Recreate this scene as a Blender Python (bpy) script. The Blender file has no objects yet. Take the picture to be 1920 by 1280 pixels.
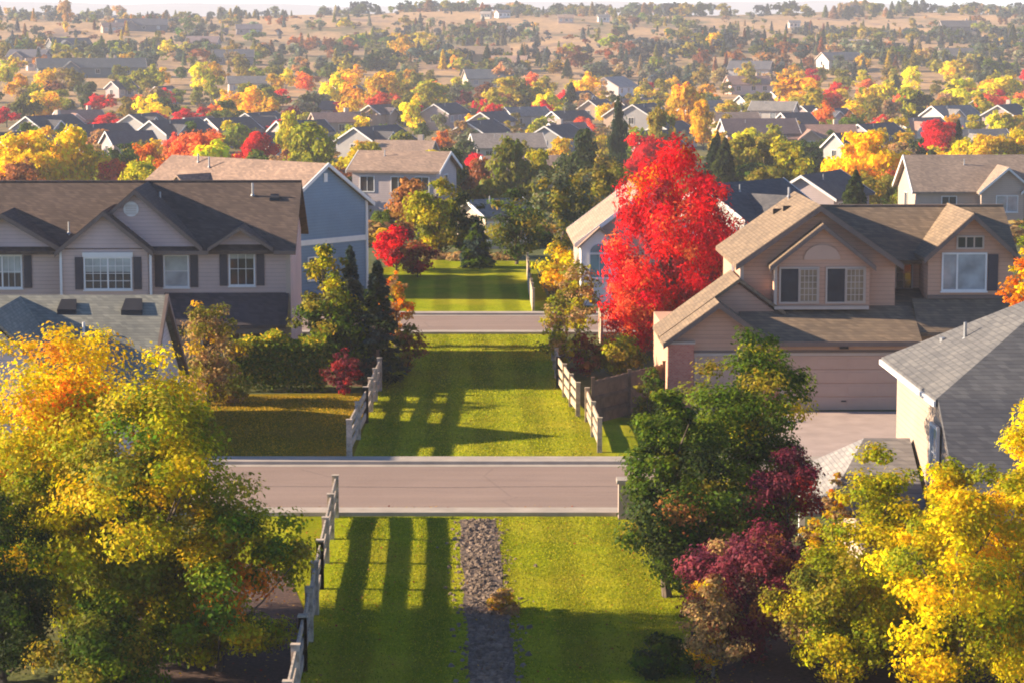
import bpy, math, random
import numpy as np
from mathutils import Vector, Matrix

SC = bpy.context.scene
COL = SC.collection
R = math.radians
random.seed(7)

# ------------------------------------------------------------------ camera
CAM_H, F, HOR = 16.0, 4800.0, 20.0
PITCH = math.atan((640 - HOR) / F)
cam = bpy.data.cameras.new('camera')
cam.lens = 90.0
cam.sensor_width = 36.0
cam.clip_start = 1.0
cam.clip_end = 20000.0
co = bpy.data.objects.new('camera', cam)
COL.objects.link(co)
co.location = (0, 0, CAM_H)
co.rotation_euler = (math.pi / 2 - PITCH, 0, 0)
SC.camera = co


def at(px, py, Y):
    """world point that the photo shows at (px, py) and that stands Y metres out"""
    x = (px - 960) / F
    y = (640 - py) / F
    d = Vector((x, math.cos(PITCH) + y * math.sin(PITCH), -math.sin(PITCH) + y * math.cos(PITCH)))
    return Vector((0, 0, CAM_H)) + d * (Y / d.y)


PROF = [(-300, 0), (165, 0), (180, -0.7), (200, -2.0), (225, -3.5), (250, -4.7), (300, -6.2), (400, -8.2), (500, -9.0), (600, -9), (750, -7),
        (900, -2.5), (1050, 2), (1200, 7.5), (1400, 12.6), (1550, 13.0), (1800, 6), (2600, -20), (9500, -60)]
PY = np.array([p[0] for p in PROF], float)
PZ = np.array([p[1] for p in PROF], float)


def zt(x, y):
    z = float(np.interp(y, PY, PZ))
    if y > 560:
        k = min(1.0, (y - 560) / 400) * (1.0 if y < 1500 else 0.4)
        z += k * (1.5 * math.sin(x / 47 + y / 160) + 1.3 * math.sin(x / 85 - y / 75 + 1.0) + 0.8 * math.sin(x / 23 + y / 41))
        z += k * 2.2 * math.exp(-((x + 150) / 90) ** 2) * math.exp(-((y - 1000) / 260) ** 2)
    return z


def depth_of(px, py):
    """how far out the ground is that the photo shows at (px, py)"""
    prev = None
    for Y in np.arange(62, 1600, 2.0):
        p = at(px, py, float(Y))
        if p.z <= zt(p.x, p.y):
            return float(Y)
    return 1500.0


# ------------------------------------------------------------------ tagging
def tag(o, label=None, cat=None, group=None, kind=None):
    if label: o['label'] = label
    if cat: o['category'] = cat
    if group: o['group'] = group
    if kind: o['kind'] = kind
    return o


def empty(name, loc, rz=0.0, label=None, cat=None, group=None):
    o = bpy.data.objects.new(name, None)
    COL.objects.link(o)
    o.location = loc
    o.rotation_euler = (0, 0, rz)
    o.empty_display_size = 0.3
    return tag(o, label, cat, group)


def copy_tree(o, parent=None):
    c = o.copy()
    COL.objects.link(c)
    if parent is not None:
        c.parent = parent
    for ch in [k for k in o.children]:
        copy_tree(ch, c)
    return c


# ------------------------------------------------------------------ mesh builder
class MB:
    def __init__(self):
        self.v, self.f = [], []

    def add(self, vs, fs):
        b = len(self.v)
        self.v += [tuple(p) for p in vs]
        self.f += [tuple(b + i for i in q) for q in fs]
        return self

    def box(self, x0, x1, y0, y1, z0, z1):
        return self.add([(x0, y0, z0), (x1, y0, z0), (x1, y1, z0), (x0, y1, z0), (x0, y0, z1), (x1, y0, z1), (x1, y1, z1), (x0, y1, z1)],
                        [(3, 2, 1, 0), (4, 5, 6, 7), (0, 1, 5, 4), (1, 2, 6, 5), (2, 3, 7, 6), (3, 0, 4, 7)])

    def slab(self, poly, t):
        """polygon (ccw seen from above) given thickness t straight down"""
        n = len(poly)
        top = [tuple(p) for p in poly]
        bot = [(p[0], p[1], p[2] - t) for p in poly]
        return self.add(top + bot, [tuple(range(n)), tuple(range(2 * n - 1, n - 1, -1))] + [(i, i + n, (i + 1) % n + n, (i + 1) % n) for i in range(n)])

    def prism_y(self, xz, y0, y1):
        """polygon in x,z pulled from y0 to y1"""
        n = len(xz)
        a = [(x, y0, z) for x, z in xz]
        b = [(x, y1, z) for x, z in xz]
        return self.add(a + b, [tuple(range(n)), tuple(range(2 * n - 1, n - 1, -1))] + [(i, i + n, (i + 1) % n + n, (i + 1) % n) for i in range(n)])

    def prism_x(self, yz, x0, x1):
        n = len(yz)
        a = [(x0, y, z) for y, z in yz]
        b = [(x1, y, z) for y, z in yz]
        return self.add(a + b, [tuple(range(n)), tuple(range(2 * n - 1, n - 1, -1))] + [(i, i + n, (i + 1) % n + n, (i + 1) % n) for i in range(n)])

    def bar(self, p, q, w, h=None):
        p, q = Vector(p), Vector(q)
        h = h or w
        d = (q - p).normalized()
        s = d.cross(Vector((0, 0, 1)))
        if s.length < 1e-4: s = Vector((1, 0, 0))
        s.normalize()
        u = s.cross(d).normalized()
        vs = []
        for c in (p, q):
            vs += [c + s * a * w / 2 + u * b * h / 2 for a, b in ((-1, -1), (1, -1), (1, 1), (-1, 1))]
        return self.add(vs, [(3, 2, 1, 0), (4, 5, 6, 7), (0, 1, 5, 4), (1, 2, 6, 5), (2, 3, 7, 6), (3, 0, 4, 7)])

    def tube(self, pts, rad, n=8):
        pts = [Vector(p) for p in pts]
        rings = []
        for i, p in enumerate(pts):
            d = (pts[min(i + 1, len(pts) - 1)] - pts[max(i - 1, 0)]).normalized()
            a = d.cross(Vector((0.31, 0.95, 0.05))).normalized()
            b = d.cross(a)
            rings.append([p + (a * math.cos(2 * math.pi * k / n) + b * math.sin(2 * math.pi * k / n)) * rad[i] for k in range(n)])
        base = len(self.v)
        for r in rings: self.v += [tuple(q) for q in r]
        for i in range(len(pts) - 1):
            for k in range(n):
                self.f.append((base + i * n + k, base + i * n + (k + 1) % n, base + (i + 1) * n + (k + 1) % n, base + (i + 1) * n + k))
        self.f.append(tuple(base + (len(pts) - 1) * n + k for k in range(n)))
        return self

    def build(self, name, m, parent=None, color=None, fix=True):
        me = bpy.data.meshes.new(name)
        me.from_pydata(self.v, [], self.f)
        if fix:
            import bmesh
            bm = bmesh.new(); bm.from_mesh(me)
            bmesh.ops.recalc_face_normals(bm, faces=bm.faces)
            bm.to_mesh(me); bm.free()
        me.materials.append(m)
        o = bpy.data.objects.new(name, me)
        COL.objects.link(o)
        if parent is not None: o.parent = parent
        if color: o.color = (*color, 1)
        return o


# ------------------------------------------------------------------ materials
def mat(name, rough=0.8):
    m = bpy.data.materials.new(name)
    m.use_nodes = True
    nt = m.node_tree
    b = nt.nodes['Principled BSDF']
    b.inputs['Roughness'].default_value = rough
    b.inputs['Specular IOR Level'].default_value = 0.25
    return m, nt, b


def N(nt, typ, **kw):
    n = nt.nodes.new(typ)
    for k, v in kw.items():
        if k in n.inputs: n.inputs[k].default_value = v
        else: setattr(n, k, v)
    return n


def noise(nt, vec, scale, detail=4, rough=0.6):
    n = N(nt, 'ShaderNodeTexNoise', Scale=scale, Detail=detail, Roughness=rough)
    nt.links.new(vec, n.inputs['Vector'])
    return n.outputs['Fac']


def math_(nt, op, a, b=None, c=None):
    n = nt.nodes.new('ShaderNodeMath'); n.operation = op
    for i, v in enumerate((a, b, c)):
        if v is None: continue
        if isinstance(v, (int, float)): n.inputs[i].default_value = v
        else: nt.links.new(v, n.inputs[i])
    return n.outputs[0]


def ramp(nt, fac, stops):
    n = nt.nodes.new('ShaderNodeValToRGB')
    el = n.color_ramp.elements
    while len(el) < len(stops): el.new(0.5)
    for e, (p, c) in zip(el, stops):
        e.position = p; e.color = (*c, 1)
    nt.links.new(fac, n.inputs['Fac'])
    return n.outputs['Color']


def mix(nt, fac, a, b, typ='MIX'):
    n = nt.nodes.new('ShaderNodeMix'); n.data_type = 'RGBA'; n.blend_type = typ
    for key, v in ((0, fac), (6, a), (7, b)):
        if isinstance(v, (int, float)): n.inputs[key].default_value = v
        elif isinstance(v, tuple): n.inputs[key].default_value = (*v, 1)
        else: nt.links.new(v, n.inputs[key])
    return n.outputs[2]


def coords(nt, kind='Object'):
    return nt.nodes.new('ShaderNodeTexCoord').outputs[kind]


def world_pos(nt):
    return nt.nodes.new('ShaderNodeNewGeometry').outputs['Position']


def bump(nt, b, h, strength, dist=0.02):
    n = N(nt, 'ShaderNodeBump', Strength=strength, Distance=dist)
    nt.links.new(h, n.inputs['Height'])
    nt.links.new(n.outputs['Normal'], b.inputs['Normal'])


def plain(name, c, rough=0.7, var=0.12, scale=2.0, metal=0.0):
    m, nt, b = mat(name, rough)
    v = coords(nt)
    f = noise(nt, v, scale, 5)
    lo = tuple(x * (1 - var) for x in c); hi = tuple(x * (1 + var) for x in c)
    nt.links.new(ramp(nt, f, [(0.3, lo), (0.7, hi)]), b.inputs['Base Color'])
    b.inputs['Metallic'].default_value = metal
    return m


def obj_color(nt):
    return nt.nodes.new('ShaderNodeObjectInfo').outputs['Color']


def siding_mat(name, lap=0.17):
    m, nt, b = mat(name, 0.75)
    v = coords(nt)
    z = N(nt, 'ShaderNodeSeparateXYZ'); nt.links.new(v, z.inputs[0])
    fr = math_(nt, 'FRACT', math_(nt, 'DIVIDE', z.outputs['Z'], lap))
    line = math_(nt, 'LESS_THAN', fr, 0.10)
    big = noise(nt, v, 0.6, 4)
    c = mix(nt, 1.0, obj_color(nt), ramp(nt, big, [(0.25, (0.86, 0.85, 0.84)), (0.75, (1.08, 1.07, 1.05))]), 'MULTIPLY')
    c = mix(nt, math_(nt, 'MULTIPLY', line, 0.35), c, (0.05, 0.045, 0.04))
    nt.links.new(c, b.inputs['Base Color'])
    bump(nt, b, fr, 0.5, 0.02)
    return m


def shingle_mat(name, row=0.085):
    m, nt, b = mat(name, 0.9)
    v = coords(nt)
    z = N(nt, 'ShaderNodeSeparateXYZ'); nt.links.new(v, z.inputs[0])
    q = math_(nt, 'DIVIDE', z.outputs['Z'], row)
    fr = math_(nt, 'FRACT', q); fl = math_(nt, 'FLOOR', q)
    xy = math_(nt, 'ADD', z.outputs['X'], math_(nt, 'MULTIPLY', z.outputs['Y'], 1.0))
    tab = math_(nt, 'FLOOR', math_(nt, 'ADD', math_(nt, 'DIVIDE', xy, 0.21), math_(nt, 'MULTIPLY', fl, 0.5)))
    cv = N(nt, 'ShaderNodeCombineXYZ'); nt.links.new(tab, cv.inputs[0]); nt.links.new(fl, cv.inputs[1])
    wn = N(nt, 'ShaderNodeTexWhiteNoise'); wn.noise_dimensions = '2D'; nt.links.new(cv.outputs[0], wn.inputs['Vector'])
    c = mix(nt, 1.0, obj_color(nt), ramp(nt, wn.outputs['Value'], [(0.0, (0.80, 0.80, 0.82)), (0.6, (1.0, 0.99, 0.98)), (1.0, (1.22, 1.2, 1.16))]), 'MULTIPLY')
    big = noise(nt, v, 0.45, 5)
    c = mix(nt, 1.0, c, ramp(nt, big, [(0.3, (0.8, 0.8, 0.82)), (0.7, (1.15, 1.12, 1.1))]), 'MULTIPLY')
    line = math_(nt, 'LESS_THAN', fr, 0.16)
    c = mix(nt, math_(nt, 'MULTIPLY', line, 0.30), c, (0.015, 0.015, 0.016))
    nt.links.new(c, b.inputs['Base Color'])
    bump(nt, b, fr, 0.6, 0.02)
    return m


def brick_mat():
    m, nt, b = mat('red_brick', 0.85)
    v = coords(nt)
    mp = N(nt, 'ShaderNodeMapping'); mp.inputs['Rotation'].default_value = (math.pi / 2, 0, 0)
    nt.links.new(v, mp.inputs['Vector'])
    t = N(nt, 'ShaderNodeTexBrick', Scale=4.0)
    t.inputs['Color1'].default_value = (0.52, 0.13, 0.08, 1); t.inputs['Color2'].default_value = (0.62, 0.22, 0.14, 1)
    t.inputs['Mortar'].default_value = (0.42, 0.35, 0.30, 1)
    nt.links.new(mp.outputs[0], t.inputs['Vector'])
    nt.links.new(t.outputs['Color'], b.inputs['Base Color'])
    return m


def glass_mat(name, c, rough=0.06):
    m, nt, b = mat(name, rough)
    v = coords(nt)
    f = noise(nt, v, 1.4, 2)
    nt.links.new(ramp(nt, f, [(0.3, tuple(x * 0.7 for x in c)), (0.7, tuple(x * 1.3 for x in c))]), b.inputs['Base Color'])
    b.inputs['Specular IOR Level'].default_value = 0.9
    bump(nt, b, noise(nt, v, 2.0, 1), 0.03, 0.05)
    return m


def leaf_mat():
    m = bpy.data.materials.new('leaf')
    m.use_nodes = True
    nt = m.node_tree
    for n in list(nt.nodes): nt.nodes.remove(n)
    out = nt.nodes.new('ShaderNodeOutputMaterial')
    at_ = nt.nodes.new('ShaderNodeAttribute'); at_.attribute_name = 'tint'
    c = mix(nt, 1.0, obj_color(nt), at_.outputs['Color'], 'MULTIPLY')
    d = nt.nodes.new('ShaderNodeBsdfPrincipled'); nt.links.new(c, d.inputs['Base Color'])
    d.inputs['Roughness'].default_value = 0.55; d.inputs['Specular IOR Level'].default_value = 0.08
    t = nt.nodes.new('ShaderNodeBsdfTranslucent'); nt.links.new(c, t.inputs['Color'])
    ms = nt.nodes.new('ShaderNodeMixShader'); ms.inputs[0].default_value = 0.48
    nt.links.new(d.outputs[0], ms.inputs[1]); nt.links.new(t.outputs[0], ms.inputs[2])
    nt.links.new(ms.outputs[0], out.inputs['Surface'])
    return m


def bark_mat():
    m, nt, b = mat('bark', 0.95)
    v = coords(nt)
    mp = N(nt, 'ShaderNodeMapping'); mp.inputs['Scale'].default_value = (9, 9, 1.6)
    nt.links.new(v, mp.inputs['Vector'])
    f = noise(nt, mp.outputs[0], 1.5, 6)
    nt.links.new(ramp(nt, f, [(0.3, (0.045, 0.032, 0.024)), (0.7, (0.17, 0.13, 0.10))]), b.inputs['Base Color'])
    bump(nt, b, f, 0.6)
    return m


def grass_mat(name, dark, light, dry, shade_stripes=0.0, dryness=0.5):
    m, nt, b = mat(name, 1.0)
    b.inputs['Specular IOR Level'].default_value = 0.0
    v = world_pos(nt)
    fine = noise(nt, v, 9.0, 4, 0.75)
    med = noise(nt, v, 1.3, 5, 0.65)
    big = noise(nt, v, 0.22, 4, 0.6)
    c = ramp(nt, fine, [(0.28, dark), (0.62, light)])
    c = mix(nt, math_(nt, 'MULTIPLY', math_(nt, 'GREATER_THAN', med, 0.0), 1.0), c, mix(nt, 1.0, c, ramp(nt, med, [(0.3, (0.72, 0.78, 0.7)), (0.7, (1.22, 1.15, 1.1))]), 'MULTIPLY'))
    c = mix(nt, math_(nt, 'MULTIPLY', ramp(nt, big, [(0.45, (0, 0, 0)), (0.68, (1, 1, 1))]), dryness), c, dry)
    if shade_stripes:  # light and dark grass bands stand in for long shadows down the lawn
        s = N(nt, 'ShaderNodeSeparateXYZ'); nt.links.new(v, s.inputs[0])
        x = math_(nt, 'ADD', s.outputs['X'], math_(nt, 'MULTIPLY', s.outputs['Y'], 0.0229))
        x = math_(nt, 'ADD', x, math_(nt, 'MULTIPLY', noise(nt, v, 0.35, 2), 0.35))
        w = math_(nt, 'MULTIPLY', math_(nt, 'SINE', math_(nt, 'MULTIPLY', x, 3.3)), 2.2)
        w = math_(nt, 'MINIMUM', math_(nt, 'MAXIMUM', w, -1.0), 1.0)
        w = math_(nt, 'ADD', math_(nt, 'MULTIPLY', w, 0.5), 0.5)
        c = mix(nt, 1.0, c, mix(nt, w, (1 - shade_stripes,) * 3, (1 + shade_stripes * 0.6,) * 3), 'MULTIPLY')
    nt.links.new(c, b.inputs['Base Color'])
    bump(nt, b, fine, 0.9, 0.06)
    return m


M = {}
M['leaf'] = leaf_mat()
M['bark'] = bark_mat()
M['siding'] = siding_mat('lap_siding')
M['shingle'] = shingle_mat('asphalt_shingle')
M['brick'] = brick_mat()
M['white'] = plain('white_paint', (0.72, 0.70, 0.68), 0.55, 0.06)
M['trim_brown'] = plain('brown_trim', (0.17, 0.125, 0.105), 0.7)
M['trim_tan'] = plain('tan_trim', (0.50, 0.40, 0.33), 0.7, 0.06)
M['shutter'] = plain('dark_shutter', (0.075, 0.065, 0.075), 0.6)
M['glass'] = glass_mat('dark_glass', (0.035, 0.04, 0.05))
M['glass_pale'] = glass_mat('curtained_glass', (0.30, 0.33, 0.36), 0.12)
M['glass_warm'] = glass_mat('blinds_behind_glass', (0.26, 0.19, 0.12), 0.15)
M['blind'] = glass_mat('blind_behind_glass', (0.34, 0.37, 0.36), 0.2)
M['glass_teal'] = glass_mat('teal_glass', (0.14, 0.27, 0.28), 0.12)
M['metal'] = plain('galvanised_metal', (0.35, 0.35, 0.36), 0.4, 0.1, 3, 0.6)
M['darkmetal'] = plain('dark_metal', (0.03, 0.03, 0.035), 0.5)
M['garage'] = plain('garage_door_paint', (0.54, 0.35, 0.26), 0.65, 0.06, 1.0)
M['grey_wood'] = plain('weathered_wood', (0.42, 0.35, 0.285), 0.95, 0.45, 6)
M['pale_wood'] = plain('pale_fence_wood', (0.44, 0.35, 0.25), 0.95, 0.4, 6)  # paler, yellower wood for the fences right of the lawns
M['brown_wood'] = plain('stained_wood', (0.18, 0.105, 0.07), 0.9, 0.3, 3)
M['rock'] = plain('river_rock', (0.20, 0.15, 0.115), 0.95, 0.6, 2.8)
M['plastic'] = plain('bin_plastic', (0.10, 0.10, 0.12), 0.6)


def asphalt():
    m, nt, b = mat('road_asphalt', 0.9)
    v = world_pos(nt)
    f1 = noise(nt, v, 14, 5, 0.7)
    mp = N(nt, 'ShaderNodeMapping'); mp.inputs['Scale'].default_value = (0.05, 0.9, 1)
    nt.links.new(v, mp.inputs['Vector'])
    f2 = noise(nt, mp.outputs[0], 1.2, 4)
    c = ramp(nt, f1, [(0.3, (0.25, 0.182, 0.150)), (0.7, (0.31, 0.228, 0.19))])
    c = mix(nt, 1.0, c, ramp(nt, f2, [(0.3, (0.86, 0.86, 0.87)), (0.7, (1.08, 1.07, 1.06))]), 'MULTIPLY')
    big = noise(nt, v, 0.25, 3)
    c = mix(nt, 1.0, c, ramp(nt, big, [(0.3, (0.93, 0.92, 0.92)), (0.7, (1.05, 1.05, 1.05))]), 'MULTIPLY')
    cr = N(nt, 'ShaderNodeTexVoronoi', Scale=0.28); cr.feature = 'DISTANCE_TO_EDGE'
    wv = N(nt, 'ShaderNodeMapping'); nt.links.new(v, wv.inputs['Vector']); wv.inputs['Scale'].default_value = (0.5, 1.2, 1)
    nt.links.new(wv.outputs[0], cr.inputs['Vector'])
    crack = math_(nt, 'LESS_THAN', cr.outputs['Distance'], 0.006)
    c = mix(nt, math_(nt, 'MULTIPLY', crack, 0.16), c, (0.06, 0.055, 0.05))
    nt.links.new(c, b.inputs['Base Color'])
    return m


M['road'] = asphalt()
M['concrete'] = plain('concrete', (0.39, 0.335, 0.285), 0.9, 0.16, 1.2)
M['drive'] = plain('driveway_concrete', (0.40, 0.31, 0.27), 0.9, 0.14, 0.9)
M['mulch'] = plain('bark_mulch', (0.075, 0.045, 0.038), 0.98, 0.5, 9)
M['swale'] = plain('swale_gravel', (0.13, 0.095, 0.075), 0.95, 0.55, 7)
M['lawn'] = grass_mat('mown_lawn', (0.13, 0.17, 0.006), (0.31, 0.34, 0.012), (0.42, 0.34, 0.03), 0.22, 0.65)
M['yard'] = grass_mat('dry_yard_lawn', (0.13, 0.10, 0.006), (0.25, 0.19, 0.014), (0.30, 0.18, 0.025), 0.0, 0.6)


def ground_mat():
    m, nt, b = mat('ground_cover', 0.97)
    v = world_pos(nt)
    s = N(nt, 'ShaderNodeSeparateXYZ'); nt.links.new(v, s.inputs[0])
    near = ramp(nt, noise(nt, v, 0.7, 6, 0.7), [(0.3, (0.045, 0.06, 0.014)), (0.55, (0.09, 0.10, 0.02)), (0.75, (0.17, 0.13, 0.055))])
    mp = N(nt, 'ShaderNodeMapping'); mp.inputs['Scale'].default_value = (1.0, 0.35, 1.0)
    nt.links.new(v, mp.inputs['Vector'])
    f = noise(nt, mp.outputs[0], 0.022, 7, 0.65)
    far = ramp(nt, f, [(0.30, (0.085, 0.085, 0.035)), (0.40, (0.17, 0.135, 0.06)), (0.47, (0.38, 0.24, 0.125)), (0.57, (0.48, 0.30, 0.145)), (0.64, (0.25, 0.16, 0.115)), (0.75, (0.14, 0.11, 0.075))])
    far = mix(nt, 1.0, far, ramp(nt, noise(nt, v, 0.35, 5, 0.75), [(0.3, (0.62, 0.62, 0.62)), (0.65, (1.15, 1.14, 1.1))]), 'MULTIPLY')
    k = N(nt, 'ShaderNodeMapRange'); k.inputs['From Min'].default_value = 420; k.inputs['From Max'].default_value = 700
    nt.links.new(math_(nt, 'ADD', s.outputs['Y'], math_(nt, 'MULTIPLY', math_(nt, 'SUBTRACT', noise(nt, v, 0.015, 4), 0.5), 420)), k.inputs['Value'])
    nt.links.new(mix(nt, k.outputs[0], near, far), b.inputs['Base Color'])
    bump(nt, b, noise(nt, v, 3.0, 4), 0.6, 0.15)
    return m


# ------------------------------------------------------------------ ground
def build_ground():
    ys = list(np.arange(-40, 200, 12.0)) + list(np.arange(200, 560, 14.0)) + list(np.arange(560, 1640, 9.0)) + list(np.linspace(1640, 9000, 40))
    us = np.linspace(-1, 1, 141)
    V = []
    for y in ys:
        half = 90 + 0.42 * max(y, 0)
        for u in us:
            x = u * half
            V.append((x, y, zt(x, y)))
    n = len(us)
    Fc = [(j * n + i, j * n + i + 1, (j + 1) * n + i + 1, (j + 1) * n + i) for j in range(len(ys) - 1) for i in range(n - 1)]
    mb = MB(); mb.v = V; mb.f = Fc
    o = mb.build('ground', ground_mat(), fix=False)
    for p in o.data.polygons: p.use_smooth = True
    tag(o, kind='structure')


build_ground()
SK = 0.0229


def sheet(name, pts, z, m):
    """a flat sheet through ground points, wound counter-clockwise"""
    mb = MB(); mb.add([(p[0], p[1], z) for p in pts], [tuple(range(len(pts)))])
    o = mb.build(name, m, fix=False)
    return tag(o, kind='structure')


def strip(name, x0, x1, y0, y1, z0, z1, m):
    return tag(MB().box(x0, x1, y0, y1, z0, z1).build(name, m), kind='structure')


# near road between kerbs, second road farther out
sheet('road', [(-60, 81.2), (60, 81.2), (60, 89.7), (-60, 89.7)], 0.012, M['road'])
strip('kerb', -60, 60, 80.35, 81.2, -0.2, 0.13, M['concrete'])
strip('kerb', -60, 60, 89.7, 90.75, -0.2, 0.13, M['concrete'])
sheet('road', [(-50, 127.4), (50, 127.4), (50, 134.6), (-50, 134.6)], 0.012, M['road'])
strip('kerb', -50, 50, 126.6, 127.4, -0.2, 0.12, M['concrete'])
strip('kerb', -50, 50, 134.6, 135.4, -0.2, 0.12, M['concrete'])
# gutter pans along the kerbs and thin tar seams across the road
for y0_, y1_ in ((81.2, 81.65), (89.25, 89.7), (127.4, 127.8), (134.2, 134.6)):
    sheet('gutter_pan', [(-60, y0_), (60, y0_), (60, y1_), (-60, y1_)], 0.018, M['concrete'])
M['tar'] = plain('tar_seam', (0.17, 0.13, 0.112), 0.8, 0.3, 5)
rt = random.Random(8)


def seam(pts, wd_=.035):
    up, dn = [], []
    for (x_, y_) in pts:
        up.append((x_, y_ + wd_)); dn.append((x_ + wd_ * .7, y_ - wd_))
    mb_ = MB()
    for k_ in range(len(pts) - 1):
        mb_.add([(*dn[k_], .0165), (*dn[k_ + 1], .0165), (*up[k_ + 1], .0165), (*up[k_], .0165)], [(0, 1, 2, 3)])
    tag(mb_.build('road_seam', M['tar'], fix=False), kind='structure')


seam([(-40 + i_ * 1.1, 85.4 + .07 * math.sin(i_ * .7) + rt.uniform(-.03, .03)) for i_ in range(76)])
# lawns of the greenway corridor
sheet('lawn', [(-9.5, 56), (5.6, 56), (5.2, 80.35), (-9.5, 80.35)], 0.006, M['lawn'])
sheet('lawn', [(-5.75, 90.75), (4.6, 90.75), (2.2, 108), (2.0, 126.6), (-6.2, 126.6), (-5.65, 107)], 0.006, M['lawn'])
sheet('lawn', [(-9.5, 135.4), (2.2, 135.4), (1.4, 164), (-6.5, 165), (-8.5, 158)], 0.006, M['lawn'])
sheet('yard_lawn', [(-13.0, 90.75), (-5.75, 90.75), (-5.65, 107), (-13.0, 106.5)], 0.006, M['yard'])
sheet('yard_lawn', [(4.6, 90.75), (7.4, 90.75), (7.4, 99), (3.0, 101)], 0.007, M['lawn'])
sheet('driveway', [(10.2, 90.75), (16.4, 90.75), (16.4, 101.9), (6.6, 101.9), (8.5, 96)], 0.009, M['drive'])
sheet('mulch_bed', [(-10.5, 55), (-5.05, 55), (-5.35, 66), (-6.4, 72), (-8.0, 73.5), (-10.5, 72)], 0.012, M['mulch'])
sheet('mulch_bed', [(4.3, 55), (14, 55), (14, 70), (8.0, 76.5), (5.6, 72), (4.5, 64)], 0.011, M['mulch'])


# rock swale down the near lawn
def swale():
    rng = random.Random(3)
    edge_l, edge_r = [], []
    for y in np.arange(55, 80.6, 0.8):
        edge_l.append((-1.72 + (80 - y) * 0.036 + 0.04 * math.sin(y * 0.9) + rng.uniform(-.05, .05), min(y, 80.3)))
        edge_r.append((-0.52 + (80 - y) * 0.032 + 0.04 * math.sin(y * 1.3 + 1) + rng.uniform(-.05, .05), min(y, 80.3)))
    sheet('swale_bed', edge_l[::1] and (edge_r + edge_l[::-1]), 0.014, M['swale'])
    mb = MB()
    for k in range(3200):
        i = rng.randrange(len(edge_l) - 1)
        t = rng.random()
        x = edge_l[i][0] + (edge_r[i][0] - edge_l[i][0]) * (0.5 + rng.gauss(0, .29))
        y = edge_l[i][1] + t * 0.8
        if y > 80.2: continue
        s = rng.choice((.03, .035, .045, .06, .085)) * rng.uniform(.8, 1.25)
        vs, fs = [], []
        for a in range(5):
            an = a * 1.2566 + rng.uniform(-.3, .3)
            vs.append((x + math.cos(an) * s * rng.uniform(.8, 1.2), y + math.sin(an) * s * rng.uniform(.8, 1.2), 0.0))
        for a in range(5):
            an = a * 1.2566 + rng.uniform(-.3, .3)
            vs.append((x + math.cos(an) * s * .6, y + math.sin(an) * s * .6, s * rng.uniform(.6, 1.0)))
        fs = [(4, 3, 2, 1, 0), (5, 6, 7, 8, 9)] + [(a, (a + 1) % 5, (a + 1) % 5 + 5, a + 5) for a in range(5)]
        mb.add(vs, fs)
    o = mb.build('swale_gravel', M['rock'])
    tag(o, kind='stuff')


swale()


# ------------------------------------------------------------------ plants
def quads(name, P, Nn, S, C, rng, aspect=0.6, T=None):
    n = len(P)
    Nn = Nn / np.maximum(np.linalg.norm(Nn, axis=1, keepdims=True), 1e-6)
    if T is None:
        T = rng.normal(size=(n, 3))
    T = T - Nn * np.sum(T * Nn, axis=1, keepdims=True)
    T /= np.maximum(np.linalg.norm(T, axis=1, keepdims=True), 1e-6)
    B = np.cross(Nn, T)
    S = S[:, None]
    V = np.empty((n, 4, 3), np.float32)
    V[:, 0] = P - T * S * 0.5
    V[:, 1] = P + B * S * 0.5 * aspect + Nn * S * 0.08
    V[:, 2] = P + T * S * 0.5
    V[:, 3] = P - B * S * 0.5 * aspect + Nn * S * 0.08
    return V.reshape(-1, 3), C


def mesh_leaves(name, V, C, extra=None):
    """quads V (4n,3) with one colour each, plus an optional MB (trunk) as second material"""
    n = len(V) // 4
    ev, ef = (extra.v, extra.f) if extra else ([], [])
    me = bpy.data.meshes.new(name)
    if not ev:
        me.vertices.add(4 * n)
        me.vertices.foreach_set('co', V.astype(np.float32).ravel())
        me.loops.add(4 * n)
        me.loops.foreach_set('vertex_index', np.arange(4 * n, dtype=np.int32))
        me.polygons.add(n)
        me.polygons.foreach_set('loop_start', np.arange(0, 4 * n, 4, dtype=np.int32))
        me.polygons.foreach_set('loop_total', np.full(n, 4, np.int32))
        me.update(calc_edges=True)
    else:
        vs = [tuple(p) for p in V.tolist()] + ev
        fs = [(4 * i, 4 * i + 1, 4 * i + 2, 4 * i + 3) for i in range(n)] + [tuple(4 * n + i for i in f) for f in ef]
        me.from_pydata(vs, [], fs)
        me.materials.append(M['leaf']); me.materials.append(M['bark'])
        mi = np.zeros(len(me.polygons), np.int32); mi[n:] = 1
        me.polygons.foreach_set('material_index', mi)
    a = me.attributes.new('tint', 'FLOAT_COLOR', 'POINT')
    col = np.ones((len(me.vertices), 4), np.float32)
    col[:4 * n, :3] = np.repeat(C, 4, axis=0)
    a.data.foreach_set('color', col.ravel())
    if not ev: me.materials.append(M['leaf'])
    return me


def profile(shape, t):
    """crown half-width (0..1) at height t (0 bottom, 1 top) of the crown"""
    if shape == 'round': return math.sqrt(max(0.0, 1 - (2 * t - 1) ** 2)) ** 0.8
    if shape == 'oval': return max(0.0, math.sin(math.pi * min(1, t * 0.92 + 0.06))) ** 0.75
    if shape == 'vase': return (0.30 + 0.70 * min(1, t / 0.6)) * (1 if t < 0.72 else math.sqrt(max(0, 1 - ((t - 0.72) / 0.28) ** 2)))
    if shape == 'spire': return max(0.05, (1 - t) ** 0.75) * min(1, 0.45 + t * 4)
    if shape == 'egg': return float(np.interp(t, [0, .12, .35, .6, .8, .92, 1.0], [.45, .8, 1.0, .88, .66, .42, .12]))
    if shape == 'mound': return math.sqrt(max(0.0, 1 - t ** 2))
    return 1.0


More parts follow.
